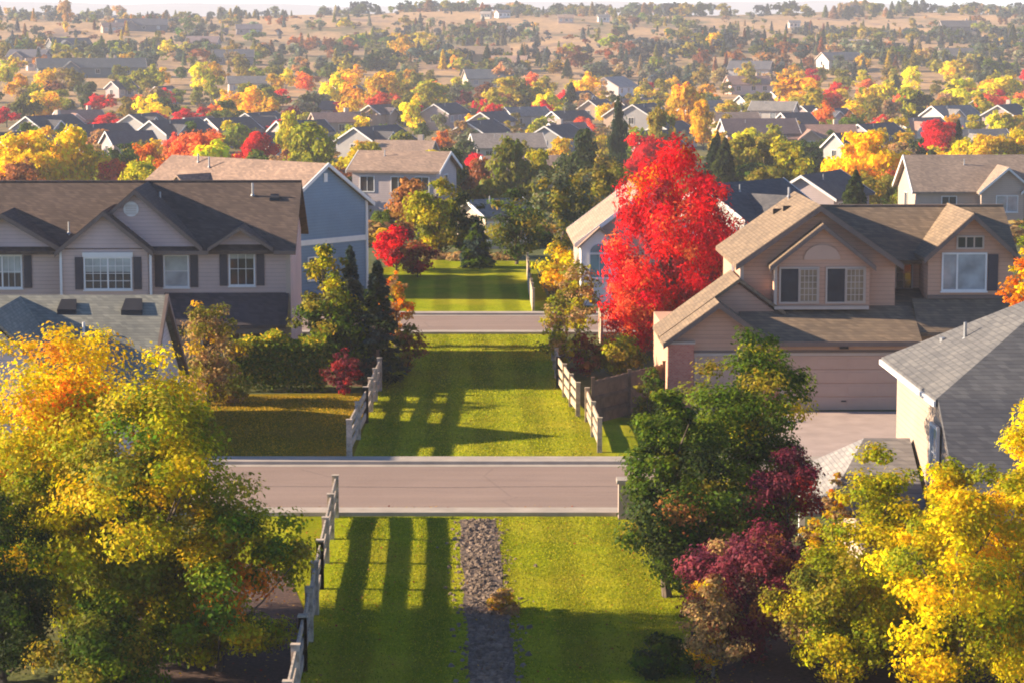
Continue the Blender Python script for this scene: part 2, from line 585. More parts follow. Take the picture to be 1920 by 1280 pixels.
def crown_arrays(seed, H, rad, z0, shape, n_clump, n_leaf, size, palette, clump_r=0.30, flame=0.0, shell=0.5, tint_fn=None, sway=0.12):
    """leaf quads of a broadleaf crown; returns arrays and the clump centres"""
    rng = np.random.default_rng(seed)
    pal = np.array([p[:3] for p in palette], float)
    wt = np.array([p[3] if len(p) > 3 else 1.0 for p in palette], float); wt /= wt.sum()
    cen, cr, cc = [], [], []
    ph = rng.uniform(0, 6.28, 4)
    while len(cen) < n_clump:
        t = rng.uniform(0.02, 0.98)
        pr = profile(shape, t)
        if rng.random() > pr + 0.15: continue
        a = rng.uniform(0, 2 * math.pi)
        lump = 1 + sway * (math.sin(2 * a + ph[0] + 3 * t) + math.sin(3 * a + ph[1] - 5 * t))
        q = (shell + (1 - shell) * rng.random()) if rng.random() < 0.8 else rng.random() * shell
        w = pr * rad * lump * q
        cl = clump_r * rad * rng.uniform(0.6, 1.25) * (0.55 + 0.45 * pr)
        w = max(0.0, w - cl * 0.6)
        p = np.array([math.cos(a) * w, math.sin(a) * w, z0 + cl * 0.4 + t * (H - z0 - cl * 0.9)])
        cen.append(p); cr.append(cl)
        c = pal[rng.choice(len(pal), p=wt)]
        if tint_fn is not None:
            c = tint_fn(p, c, rng)
        cc.append(c * rng.uniform(0.82, 1.15))
    cen = np.array(cen); cr = np.array(cr); cc = np.array(cc)
    w = cr ** 2; w /= w.sum()
    idx = rng.choice(n_clump, size=n_leaf, p=w)
    d = rng.normal(size=(n_leaf, 3)); d /= np.linalg.norm(d, axis=1, keepdims=True)
    rr = rng.random(n_leaf) ** 0.45 * (1 + 0.25 * rng.normal(size=n_leaf) * 0.5)
    sc = np.array([1.0, 1.0, 0.8 + flame])
    P = cen[idx] + d * (cr[idx] * rr)[:, None] * sc
    P[:, 2] = np.maximum(P[:, 2], 0.05)
    axis = np.array([0, 0, z0 + 0.45 * (H - z0)])
    out = P - axis; out /= np.maximum(np.linalg.norm(out, axis=1, keepdims=True), 1e-5)
    Nn = d * 0.6 + out * 0.5 + np.array([0, 0, 0.25]) + rng.normal(size=(n_leaf, 3)) * 0.45
    S = size * rng.uniform(0.5, 1.5, n_leaf)
    C = cc[idx] * rng.uniform(0.72, 1.28, (n_leaf, 1)) * (1 + 0.10 * rng.normal(size=(n_leaf, 3)))
    T = None
    rh_ = np.quantile(np.hypot(P[:, 0], P[:, 1]), 0.91)
    P[:, :2] *= rad / rh_; cen[:, :2] *= rad / rh_
    zq = np.quantile(P[:, 2], 0.995)
    P[:, 2] = z0 + (P[:, 2] - z0) * (H - z0) / max(zq - z0, 1e-3); P[:, 2] = np.maximum(P[:, 2], 0.03 * H)
    if flame:
        T = out * np.array([1, 1, 0.3]) + np.array([0, 0, 1.0]) + rng.normal(size=(n_leaf, 3)) * 0.5
    V, C = quads('x', P, Nn, S, np.clip(C, 0, 4), rng, 0.62 if not flame else 0.42, T)
    return V, C, cen


def trunk_mb(seed, H, z0, r, cen, limbs=9, stems=1):
    rng = random.Random(seed)
    mb = MB()
    top = z0 + (H - z0) * 0.72
    for s in range(stems):
        ox, oy = (0, 0) if stems == 1 else (rng.uniform(-.25, .25), rng.uniform(-.2, .2))
        lean = (rng.uniform(-.05, .05) * H + ox * 3, rng.uniform(-.05, .05) * H + oy * 3)
        pts, rads = [], []
        for i in range(6):
            t = i / 5
            pts.append((ox + lean[0] * t * t + rng.uniform(-.03, .03) * H * (0 < t), oy + lean[1] * t * t + rng.uniform(-.03, .03) * H * (0 < t), -0.1 + (top + 0.1) * t))
            rads.append(max(0.02, r * (1.25 if i == 0 else 1.0 - 0.85 * t)) / math.sqrt(stems))
        mb.tube(pts, rads, 8)
    pick = list(range(len(cen))); rng.shuffle(pick)
    for i in pick[:limbs]:
        c = Vector(cen[i])
        zb = max(z0 * 0.6, min(top * 0.85, c.z - (Vector((c.x, c.y, 0)).length) * 0.8 - 0.2))
        b = Vector((c.x * 0.04, c.y * 0.04, zb))
        m = b.lerp(c, 0.5) + Vector((0, 0, -0.06 * (c - b).length))
        mb.tube([b, m, c], [r * 0.42, r * 0.25, r * 0.08], 5)
    return mb


def conifer_arrays(seed, H, rad, z0, n_leaf, size, palette, power=0.9):
    rng = np.random.default_rng(seed)
    pal = np.array(palette, float)
    nb = int(70 + 40 * rng.random())
    P, T, Nn, C, S = [], [], [], [], []
    per = max(6, n_leaf // nb)
    cen = []
    for b in range(nb):
        t = 1 - (b + rng.random()) / nb
        z = z0 + (H - z0) * t
        L = rad * ((1 - t) ** power) * rng.uniform(0.72, 1.12) + 0.04 * rad
        a = b * 2.399 + rng.uniform(-.4, .4)
        drop = rng.uniform(0.10, 0.34) * L
        c = pal[rng.integers(len(pal))] * rng.uniform(0.8, 1.2)
        u = np.sqrt(rng.random(per))
        w = (0.20 + 0.25 * (1 - u)) * L
        s = rng.uniform(-1, 1, per) * w
        dx, dy = math.cos(a), math.sin(a)
        p = np.stack([dx * u * L - dy * s, dy * u * L + dx * s, z - drop * u ** 1.6 + 0.22 * size * rng.normal(size=per) + 0.12 * L * u], 1)
        P.append(p)
        T.append(np.stack([dx + rng.normal(size=per) * .5, dy + rng.normal(size=per) * .5, -0.25 + rng.normal(size=per) * .35], 1))
        Nn.append(np.stack([dx * .35 + rng.normal(size=per) * .4, dy * .35 + rng.normal(size=per) * .4, np.ones(per) * .8], 1))
        C.append(c * rng.uniform(0.7, 1.3, (per, 1)))
        S.append(size * rng.uniform(0.7, 1.4, per))
        cen.append((dx * L * .8, dy * L * .8, z))
    V, C = quads('x', np.concatenate(P), np.concatenate(Nn), np.concatenate(S), np.concatenate(C), rng, 0.4, np.concatenate(T))
    return V, C, np.array(cen)


PAL = dict(
    yellow=[(0.88, 0.69, 0.004), (0.84, 0.70, 0.008), (0.90, 0.60, 0.004)],
    gold=[(0.80, 0.44, 0.010), (0.72, 0.46, 0.014), (0.62, 0.42, 0.016)],
    orange=[(0.86, 0.25, 0.010), (0.80, 0.33, 0.012), (0.68, 0.20, 0.012)],
    coral=[(0.86, 0.16, 0.05), (0.82, 0.22, 0.05), (0.76, 0.12, 0.045)],
    red=[(0.78, 0.008, 0.016), (0.84, 0.018, 0.016), (0.68, 0.006, 0.026)],
    burgundy=[(0.24, 0.020, 0.03), (0.34, 0.028, 0.028), (0.17, 0.024, 0.03)],
    lemon=[(0.97, 0.69, 0.003), (0.95, 0.72, 0.004), (0.97, 0.66, 0.003)],
    lime=[(0.42, 0.39, 0.008), (0.54, 0.44, 0.008), (0.29, 0.31, 0.009)],
    olive=[(0.25, 0.22, 0.018), (0.33, 0.26, 0.020), (0.17, 0.18, 0.016)],
    green=[(0.095, 0.155, 0.008), (0.135, 0.185, 0.009), (0.07, 0.115, 0.008)],
    dark=[(0.045, 0.070, 0.016), (0.062, 0.085, 0.018), (0.034, 0.055, 0.014)],
    spruce=[(0.050, 0.085, 0.068), (0.068, 0.10, 0.085), (0.036, 0.062, 0.05)],
    sage=[(0.18, 0.20, 0.10), (0.23, 0.24, 0.13), (0.13, 0.155, 0.08)],
    tan=[(0.48, 0.31, 0.12), (0.54, 0.35, 0.13), (0.38, 0.25, 0.10)],
    russet=[(0.32, 0.115, 0.035), (0.38, 0.16, 0.04), (0.22, 0.08, 0.03)],
    plum=[(0.22, 0.034, 0.060), (0.28, 0.055, 0.075), (0.15, 0.030, 0.055)],
    slate=[(0.080, 0.10, 0.095), (0.105, 0.12, 0.11), (0.06, 0.08, 0.08)],
)


def palette(*names):
    out = []
    for n in names:
        if isinstance(n, tuple): nm, w = n
        else: nm, w = n, 1.0
        out += [(*c, w) for c in PAL[nm]]
    return out


USED = set()
LAND = []          # (px, py, phrase) of things a label may point at


def mark(px, py, phrase):
    LAND.append((px, py, phrase))


def plant(name, label, cat, px, ptop, wpx, Y, pal, kind='round', z0f=0.22, size=None, dens=1.0, seed=None, clumps=None, land=None, base=None, **kw):
    """one plant with its own crown and trunk, placed where the photo shows it: centre px, top ptop, width wpx, Y metres out"""
    seed = seed if seed is not None else int(px * 7 + ptop * 13 + Y)
    x = (px - 960) / F * Y
    g = zt(x, Y)
    H = max(0.4, at(px, ptop, Y).z - g)
    rad = wpx / 2 / F * Y
    size = (size or max(0.11, 0.0017 * Y)) * 0.88
    n = int(58 * dens * (rad / size) ** 2 * max(1.0, 0.55 * H / (2 * rad) + 0.45))
    n = max(250, min(n, 60000))
    root = empty(name, (x, Y, g), random.Random(seed).uniform(0, 6.28) if kind != 'fixed' else 0, label, cat, {'tree': 'trees around the lawns and near houses', 'shrub': 'shrubs around the lawns and near houses'}.get(cat, 'ornamental grass clumps'))
    if kind in ('conifer',):
        pl = [p[:3] for p in pal]
        V, C, cen = conifer_arrays(seed, H, rad, H * z0f * 0.5, max(1200, n), size * 1.6, pl, kw.get('power', 0.85))
        tm = MB().tube([(0, 0, -.1), (0, 0, H * .5), (0, 0, H * .97)], [rad * .09 + .03, rad * .05 + .02, .01], 7)
    else:
        clumps = clumps or int(26 + 16 * min(3, H / (2 * rad)))
        V, C, cen = crown_arrays(seed, H, rad, H * z0f, kind, clumps, n, size, pal, **kw)
        tm = trunk_mb(seed, H, H * z0f, max(0.04, 0.022 * H), cen, 12, 3 if kind in ('mound', 'vase') else 1)
    tr = tm.build('trunk' if kind != 'mound' else 'stem', M['bark'], root)
    cr = bpy.data.objects.new('crown' if kind != 'mound' else 'foliage', mesh_leaves('crown', V, C))
    COL.objects.link(cr); cr.parent = root
    USED.add(label)
    if land: mark(px, ptop + 0.35 * wpx, land)
    return root


# ---- near trees at the bottom of the picture
def tint_left(p, c, rng):
    t = p[2] / 6.5
    u = rng.random()
    if u < 0.022: return np.array(PAL['orange'][0]) * 0.9
    if u < 0.05 + 0.20 * t: return np.array(PAL['yellow'][rng.integers(3)]) * (0.55 + 0.3 * rng.random())
    if u < 0.46 + 0.24 * t: return np.array(PAL['lime'][rng.integers(3)])
    if u < 0.90: return np.array(PAL['olive'][rng.integers(3)]) * 1.35
    return np.array(PAL['green'][rng.integers(3)]) * 1.5


plant('maple_tree', 'broad olive green tree with scattered orange sprays beside the rail fence', 'tree', 270, 742, 450, 62, palette('olive', 'lime'), 'oval', 0.05, 0.125, 1.15, clumps=110,
      clump_r=0.22, tint_fn=tint_left, land='broad olive tree')


def tint_orange(p, c, rng):
    u = rng.random()
    t = p[2] / 7.0
    if u < 0.22 * t ** 2 + 0.03: return np.array(PAL['orange'][rng.integers(3)])
    if u < 0.62 * t + 0.25: return np.array(PAL['yellow'][rng.integers(3)]) * (0.75 + 0.25 * rng.random())
    return np.array(PAL['lime'][rng.integers(3)])


plant('maple_tree', 'orange and golden topped tree in front of the grey roofed house', 'tree', 125, 634, 470, 65.2, palette('gold'), 'round', 0.08, 0.125, 1.3, clumps=120,
      clump_r=0.23, tint_fn=tint_orange, land='orange topped tree')
plant('maple_tree', 'low olive green crown at the bottom edge beside the mulch bed', 'tree', 395, 950, 320, 61, palette('olive', 'green', ('lime', .7)), 'round', 0.02, 0.12, 1.2, clumps=80, clump_r=0.24, tint_fn=tint_left)
plant('maple_tree', 'yellow green crown behind the dark corner tree', 'tree', 150, 860, 330, 64, palette('olive', 'lime'), 'round', 0.03, 0.12, 1.2, clumps=80, clump_r=0.24, tint_fn=tint_left)
plant('lilac_shrub', 'dark green bush at the bottom edge between the dark corner tree and the olive crown', 'shrub', 190, 1120, 240, 58.5, palette(('green', 2), 'olive'), 'mound', 0.0, 0.11, 1.2)
plant('laurel_tree', 'dark green rounded tree in the bottom left corner below the olive tree', 'tree', -20, 930, 260, 60, palette(('dark', 2), 'green'), 'round', 0.03, 0.10, 1.2, clumps=70, clump_r=.27)
plant('maple_tree', 'tall bushy green tree in front of the tan garage doors', 'tree', 1408, 634, 245, 71, palette(('green', 5), ('lime', .8), ('olive', .8)), 'oval', 0.06, 0.125, 1.5, clumps=90, clump_r=0.28, land='tall green tree')
plant('maple_tree', 'dark green tree whose crown hangs over the end of the road', 'tree', 1258, 736, 195, 69, palette(('green', 4), 'dark', ('olive', .6)), 'oval', 0.10, 0.125, 1.4, clumps=80, clump_r=0.27)
plant('maple_tree', 'low green tree with reddish tips between the road end and plum shrub', 'tree', 1318, 850, 270, 67.5, palette(('green', 3), ('russet', .4), 'dark'), 'oval', 0.05, 0.12, 1.1, clumps=60, clump_r=0.28)
plant('plum_tree', 'purple leaved plum tree in front of the small hipped porch roof', 'tree', 1480, 845, 180, 68, palette(('plum', 3), 'burgundy'), 'oval', 0.05, 0.11, 1.1, clumps=55, clump_r=0.26, land='upper plum tree')
plant('plum_shrub', 'large purple and tan shrub at the bottom edge beside the yellow trees', 'shrub', 1430, 985, 260, 62, palette(('plum', 3), ('tan', .8), ('russet', .5)), 'oval', 0.02, 0.105, 1.1, clumps=75, clump_r=0.24, land='lower plum shrub')
plant('autumn_shrub', 'copper coloured bush at the foot of the purple shrub', 'shrub', 1345, 1080, 120, 60.5, palette(('tan', 2), 'russet', ('gold', .5)), 'oval', 0.02, 0.10, 1.0)
plant('juniper_shrub', 'dark green low bush at the bottom edge beside the shaded lawn', 'shrub', 1250, 1190, 130, 61, palette(('dark', 1), 'green'), 'mound', 0.0, 0.10, 1.2)
plant('pear_tree', 'slender orange sapling rising beside the small hipped roof', 'tree', 1580, 888, 54, 65.5, palette('gold', 'tan', ('orange', .5)), 'oval', 0.04, 0.11, 1.0)
plant('pear_tree', 'short orange and yellow sapling between plum shrub and lime tree', 'tree', 1532, 975, 60, 63.5, palette('gold', 'tan', 'yellow'), 'oval', 0.04, 0.11, 1.0)
plant('pear_tree', 'lime yellow tree with pointed tops in front of the pale side wall', 'tree', 1662, 842, 235, 62, palette(('lime', 3), ('yellow', .4)), 'egg', 0.03, 0.115, 1.25, clumps=95, clump_r=0.27, land='lime pointed tree')
plant('pear_tree', 'yellow green tree with two tops between lime tree and golden tree', 'tree', 1785, 870, 215, 61, palette(('lime', 2), ('yellow', .8)), 'egg', 0.03, 0.115, 1.25, clumps=80, clump_r=0.27)
plant('pear_tree', 'bright golden tree in the bottom right corner', 'tree', 1965, 752, 240, 59.5, palette(('yellow', 3), ('lime', 1.6)), 'egg', 0.03, 0.115, 1.3, clumps=110, clump_r=0.26, land='golden corner tree')
plant('pear_tree', 'low golden crown at the bottom edge under the yellow green tree', 'tree', 1815, 925, 320, 58.5, palette(('yellow', 2), ('lime', 1.8)), 'egg', 0.03, 0.115, 1.25, clumps=80, clump_r=0.27)
plant('pear_tree', 'lime green low crown at the bottom edge beside the purple shrub', 'tree', 1590, 1040, 230, 59.5, palette(('lime', 3), ('olive', .6)), 'round', 0.03, 0.11, 1.2, clumps=60, clump_r=0.28)
plant('ornamental_grass', 'tan tuft of ornamental grass at the edge of the rock swale', 'grass clump', 945, 1105, 66, 67.2, palette('tan', ('gold', .4)), 'mound', 0.0, 0.10, 1.3)

# ---- plants between the near road and the second road
plant('tan_shrub', 'tall tan and orange shrub beside the pale gable end', 'shrub', 385, 572, 115, 103.5, palette(('tan', 2), 'olive', ('gold', .4)), 'vase', 0.02, 0.17, 0.9, clumps=60)
plant('tan_shrub', 'low olive tan shrub at the left end of the hedge', 'shrub', 395, 655, 110, 104.5, palette('olive', 'tan'), 'mound', 0.0, 0.17, 1.0)


def hedge():
    x0, x1, Y = (425 - 960) / F * 108, (608 - 960) / F * 108, 108
    rng = np.random.default_rng(5)
    n = 15000
    P = np.stack([rng.uniform(x0, x1, n), Y + rng.uniform(-.75, .75, n), rng.random(n) ** 0.6 * 2.05], 1)
    side = rng.random(n)
    P[side < .35, 1] = Y - .75 + rng.normal(size=(side < .35).sum()) * .07
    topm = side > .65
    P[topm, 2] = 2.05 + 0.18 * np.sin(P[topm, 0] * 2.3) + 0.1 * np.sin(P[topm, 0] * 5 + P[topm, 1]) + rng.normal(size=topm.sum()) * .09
    Nn = rng.normal(size=(n, 3)) * .6 + np.array([0, -.5, .6])
    pal = np.array(PAL['green'] + PAL['green'] + PAL['olive'])
    C = pal[rng.integers(len(pal), size=n)] * rng.uniform(.8, 1.8, (n, 1))
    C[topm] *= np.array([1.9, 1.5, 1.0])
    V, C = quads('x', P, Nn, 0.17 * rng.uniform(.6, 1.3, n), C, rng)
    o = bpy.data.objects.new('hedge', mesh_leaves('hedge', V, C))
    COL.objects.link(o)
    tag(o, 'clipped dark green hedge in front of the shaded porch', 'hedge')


hedge()
plant('barberry_shrub', 'small maroon shrub at the end of the green hedge', 'shrub', 642, 655, 62, 106.5, palette(('burgundy', 2), ('plum', 2)), 'oval', 0.02, 0.15, 1.1)
plant('cherry_tree', 'olive and yellow green tree against the corner of the lavender townhouse', 'tree', 606, 462, 112, 109.6, palette('olive', ('lime', 1.5), ('green', 1.2)), 'oval', 0.08, 0.19, 1.05, clumps=70)
plant('spruce_tree', 'silvery spruce between the olive tree and the dark blue spruce', 'tree', 655, 466, 112, 110.2, palette('spruce', ('sage', 1)), 'conifer', 0.06, 0.17, 1.1)
plant('spruce_tree', 'dark blue spruce leaning over the grass corridor', 'tree', 706, 492, 120, 109.2, palette('spruce', 'dark'), 'conifer', 0.06, 0.17, 1.2, land='dark blue spruce')
plant('cherry_tree', 'dark green bush tree behind the hedge end', 'tree', 645, 560, 125, 109.8, palette(('green', 2), 'dark'), 'round', 0.05, 0.18, 1.1)
plant('sumac_shrub', 'orange shrub beyond the dark blue spruce', 'shrub', 740, 512, 62, 122, palette('orange', 'gold', 'tan'), 'oval', 0.05, 0.19, 1.0)
plant('sumac_shrub', 'russet shrub at the lawn edge under the dark blue spruce', 'shrub', 762, 610, 60, 113, palette('russet', 'olive'), 'oval', 0.02, 0.18, 1.0)
plant('aspen_tree', 'pale yellow green tree on the lawn edge before the second road', 'tree', 1052, 552, 90, 112, palette('lime', 'olive', ('tan', .8)), 'oval', 0.1, 0.18, 0.75, clumps=45)
plant('aspen_tree', 'olive tan tree standing at the right end of the second road', 'tree', 1085, 495, 78, 124, palette('olive', 'tan', 'lime'), 'oval', 0.12, 0.19, 0.8)
plant('barberry_shrub', 'reddish brown bush behind the sunlit board fence', 'shrub', 1102, 625, 72, 112, palette('russet', 'burgundy', 'olive'), 'round', 0.02, 0.18, 1.0)
plant('lilac_shrub', 'yellow green bush below the big red maple', 'shrub', 1165, 632, 100, 112, palette('lime', 'olive'), 'round', 0.02, 0.18, 1.05)
plant('lilac_shrub', 'green bush in the small yard beside the brown fence', 'shrub', 1225, 690, 60, 99.5, palette('green', 'olive'), 'mound', 0.0, 0.16, 1.0)
plant('aspen_tree', 'small orange yellow tree at the frame edge before the right bay window', 'tree', 1925, 470, 90, 96, palette('yellow', ('orange', .6)), 'oval', 0.2, 0.16, 0.8)
def tint_red(p, c, rng):
    u = rng.random()
    if p[2] > 6.5 and u < .07: return np.array(PAL['orange'][rng.integers(3)])
    if u < .16: return np.array(PAL['burgundy'][rng.integers(3)]) * 1.3
    return c


plant('maple_tree', 'huge flame red maple between the two right hand houses', 'tree', 1266, 274, 238, 121, palette(('red', 6), ('coral', .6)), 'egg', 0.04, 0.24, 2.1, clumps=250, clump_r=0.20, flame=0.5, land='flame red maple', sway=0.2, shell=0.72, tint_fn=tint_red)
plant('maple_tree', 'lower scarlet maple crown in front of the flame red maple', 'tree', 1200, 520, 140, 119, palette(('red', 2), ('coral', 1.5)), 'oval', 0.03, 0.22, 1.3, clumps=70, clump_r=0.24, flame=0.4)
plant('maple_tree', 'crimson maple behind the right gable of the brown house', 'tree', 1345, 350, 95, 126, palette(('red', 2), 'burgundy'), 'round', 0.1, 0.22, 1.0, clumps=50, flame=0.3)

# ---- around the third lawn
plant('maple_tree', 'crimson small maple at the head of the third lawn', 'tree', 742, 426, 88, 158, palette(('red', 3), 'burgundy'), 'round', 0.08, 0.24, 1.1, land='crimson small maple')
plant('maple_tree', 'dark burgundy small tree beside the third lawn', 'tree', 782, 455, 75, 154, palette('burgundy', ('russet', 1)), 'round', 0.06, 0.24, 1.1)
plant('cottonwood_tree', 'yellow green cottonwood behind the third lawn', 'tree', 825, 338, 118, 168, palette('lime', 'olive'), 'oval', 0.06, 0.27, 1.1, land='lawn head cottonwood')
plant('cottonwood_tree', 'dark green tree next to the yellow green cottonwood', 'tree', 868, 362, 84, 170, palette('dark', 'green'), 'oval', 0.04, 0.27, 1.1)
plant('spruce_tree', 'small round green spruce at the head of the third lawn', 'tree', 893, 424, 74, 160, palette('green', 'spruce'), 'conifer', 0.02, 0.24, 1.4, power=0.55)
plant('pine_tree', 'shaggy olive pine at the right side of the third lawn', 'tree', 968, 358, 108, 162, palette('dark', ('olive', .8), 'green'), 'oval', 0.08, 0.26, 1.0, land='shaggy olive pine')
plant('poplar_tree', 'tall grey green poplar behind the yellow shrub', 'tree', 1055, 322, 108, 172, palette('sage', 'olive'), 'oval', 0.03, 0.28, 1.1, land='grey green poplar')
plant('aspen_tree', 'yellow shrub tree beside the cream fence of the third lawn', 'tree', 1045, 458, 96, 142, palette('yellow', ('gold', 1.5), ('olive', .6)), 'oval', 0.1, 0.23, 0.8, clumps=45, land='yellow lawn shrub')
plant('ornamental_grass', 'tan grass clump left of the small round spruce', 'grass clump', 825, 478, 80, 167, palette('tan'), 'mound', 0.0, 0.22, 1.0)
plant('ornamental_grass', 'tan grass clump right of the small round spruce', 'grass clump', 930, 480, 70, 166, palette('tan', 'olive'), 'mound', 0.0, 0.22, 1.0)
plant('ornamental_grass', 'straw coloured clump along the top of the third lawn', 'grass clump', 868, 488, 70, 165, palette('tan'), 'mound', 0.0, 0.22, 1.0)


# ------------------------------------------------------------------ house kit
def xf(mb, o, r, n):
    o, r, n = Vector(o), Vector(r).normalized(), Vector(n).normalized()
    mb.v = [tuple(o + r * v[0] + n * v[1] + Vector((0, 0, v[2]))) for v in mb.v]
    return mb


def window(parent, o, w, h, r=(1, 0, 0), n=(0, -1, 0), cols=2, rows=1, glass='glass', frame='white', fw=0.07, head=0.0, sill=0.05, blind=0.0, mull=0.025, label=None, split=None):
    """a framed window whose lower left corner is at o on a wall with right vector r and outward normal n"""
    f = MB()
    d = 0.07
    f.box(-fw, 0, -0.02, d, -fw, h + fw); f.box(w, w + fw, -0.02, d, -fw, h + fw)
    f.box(0, w, -0.02, d, -fw, 0); f.box(0, w, -0.02, d, h, h + fw)
    for s in (split or []):
        f.box(w * s - .035, w * s + .035, -0.015, d - .01, 0, h)
    fr = xf(f, o, r, n).build('window', M[frame], parent)
    g = xf(MB().box(0, w, -0.03, 0.015, 0, h), o, r, n).build('pane', M[glass], fr)
    if blind:
        xf(MB().box(0.01, w - .01, 0.016, 0.022, h * (1 - blind), h), o, r, n).build('blind', M['blind'], fr)
    if mull and (cols > 1 or rows > 1):
        q = MB()
        for i in range(1, cols):
            x = w * i / cols
            q.box(x - mull / 2, x + mull / 2, 0.017, 0.036, 0, h)
        for j in range(1, rows):
            z = h * j / rows
            q.box(0, w, 0.016, 0.034, z - mull / 2, z + mull / 2)
        xf(q, o, r, n).build('muntin', M[frame], fr)
    if head:
        xf(MB().box(-fw - .05, w + fw + .05, -0.02, d + .03, h + fw, h + fw + head), o, r, n).build('lintel', M[frame], fr)
    if sill:
        xf(MB().box(-fw - .04, w + fw + .04, -0.02, d + .05, -fw - sill, -fw), o, r, n).build('sill', M[frame], fr)
    if label: fr['label'] = label
    return fr


def shutter(parent, o, w, h, r=(1, 0, 0), n=(0, -1, 0)):
    mb = MB().box(0, w, -.02, .045, 0, h)
    k = int(h / 0.09)
    for i in range(k):
        z = 0.05 + i * (h - .1) / k
        mb.box(.04, w - .04, .045, .06, z, z + .045)
    return xf(mb, o, r, n).build('shutter', M['shutter'], parent)


def gable_slabs(mb, xc, half, ze, zp, y0, y1, t=0.16, over=0.0):
    """two roof slopes with a ridge along y from y0 to y1"""
    k = (zp - ze) / half
    a, b = half + over, k * over
    mb.slab([(xc - a, y0, ze - b), (xc, y0, zp), (xc, y1, zp), (xc - a, y1, ze - b)], t)
    mb.slab([(xc, y0, zp), (xc + a, y0, ze - b), (xc + a, y1, ze - b), (xc, y1, zp)], t)
    return mb


def rake_trim(parent, xc, half, ze, zp, y, name='fascia', m='trim_brown', w=0.22, over=0.0, drop=0.0, d=0.05):
    k = (zp - ze) / half
    a, b = half + over, k * over
    mb = MB()
    for s in (-1, 1):
        p0 = (xc + s * a, ze - b - drop); p1 = (xc, zp - drop)
        poly = [p0, p1, (p1[0], p1[1] - w), (p0[0], p0[1] - w)]
        mb.prism_y(poly if s < 0 else poly[::-1], y - d - (0.002 if s < 0 else 0), y)
    return mb.build(name, M[m], parent)


def vent_pipe(parent, x, y, z, h=0.45, r=0.05, m='metal'):
    mb = MB().tube([(x, y, z - .2), (x, y, z + h)], [r, r], 8).tube([(x, y, z - .02), (x, y, z + .06)], [r * 2.2, r * 1.2], 8)
    return mb.build('vent_pipe', M[m], parent)


def roof_vent(parent, x, y, z, k, w=0.34, m='darkmetal'):
    """a low box vent lying on a slope that rises towards +y with pitch k"""
    mb = MB()
    mb.slab([(x - w, y - w * .8, z - k * w * .8 + .16), (x + w, y - w * .8, z - k * w * .8 + .16), (x + w * .8, y + w * .8, z + k * w * .8 + .12), (x - w * .8, y + w * .8, z + k * w * .8 + .12)], 0.22)
    return mb.build('roof_vent', M[m], parent)


ROT = R(1.312)

# ================================================================== lavender townhouse on the left
LW, LR = (0.55, 0.42, 0.385), (0.115, 0.084, 0.069)
th = empty('townhouse', (0, 112, 0), ROT, 'lavender two storey townhouse with three brown gables and dark shutters', 'house')
mark(280, 440, 'lavender townhouse')
w = MB()
w.prism_x([(0, -.3), (9, -.3), (9, 5.75), (4.5, 8.08), (0, 5.75)], -26, -9.78)          # main body
w.box(-19.55, -15.85, -0.9, -0.004, 3.3, 5.72)                                             # projecting bay
w.build('wall', M['siding'], th, LW)
g = MB()
g.prism_y([(-19.5, 5.76), (-15.9, 5.76), (-17.7, 7.24)], -0.9, 0.6)
g.prism_y([(-19.1, 5.78), (-13.7, 5.78), (-16.4, 8.12)], -0.3, 3.0)
g.prism_y([(-13.05, 5.78), (-10.65, 5.78), (-11.85, 6.5)], -0.12, 0.9)
g.prism_y([(-24.5, 5.78), (-19.75, 5.78), (-22.15, 7.1)], -0.25, 2.0)
g.build('gable_wall', M['siding'], th, (0.54, 0.42, 0.41))
r = MB()
r.slab([(-26.3, -.55, 5.62), (-9.45, -.55, 5.62), (-9.45, 4.5, 8.30), (-26.3, 4.5, 8.30)], .16)
r.slab([(-9.45, 9.55, 5.62), (-26.3, 9.55, 5.62), (-26.3, 4.5, 8.302), (-9.45, 4.5, 8.302)], .16)
gable_slabs(r, -16.4, 2.75, 5.9, 8.32, -.62, 4.6, .14, .15)
gable_slabs(r, -17.7, 1.95, 5.8, 7.42, -1.25, 2.9, .13, .18)
gable_slabs(r, -11.85, 1.3, 5.84, 6.68, -.72, 1.6, .12, .12)
gable_slabs(r, -22.15, 2.4, 5.85, 7.28, -.66, 2.9, .13, .15)
rf = r.build('roof', M['shingle'], th, LR)
rk = MB().box(-26.3, -9.45, 4.42, 4.58, 8.28, 8.36)
rk.build('ridge_cap', M['shingle'], rf, (0.15, 0.11, 0.09))
vent_pipe(rf, -17.6 + 1.9, 2.9, 7.5); vent_pipe(rf, -19.45, 0.6, 6.3, 0.5); vent_pipe(rf, -11.6, 3.4, 7.75, .55)
roof_vent(rf, -10.6, 3.2, 7.6, .53, .22)
rake_trim(th, -16.4, 2.75, 5.9, 8.32, -.62, over=.15, drop=.02)
rake_trim(th, -17.7, 1.95, 5.8, 7.42, -1.25, over=.18, drop=.02)
rake_trim(th, -11.85, 1.3, 5.84, 6.68, -.72, over=.12, drop=.02, w=.16)
rake_trim(th, -22.15, 2.4, 5.85, 7.28, -.66, over=.15, drop=.02)
gut = MB().box(-15.7, -13.25, -.68, -.56, 5.44, 5.62).box(-10.4, -9.45, -.68, -.56, 5.44, 5.62)
gut.build('gutter', M['trim_brown'], th)
rv = MB(); rv.tube([(-16.6, -.30, 7.42), (-16.6, -.36, 7.42)], [.33, .33], 20); rv.build('round_vent', M['white'], th)
lv = MB()
for i in range(6): lv.box(-16.6 - .24, -16.6 + .24, -.385, -.362, 7.2 + i * .075, 7.23 + i * .075)
lv.build('louver', M['trim_tan'], [o for o in th.children if o.name.startswith('round_vent')][0])
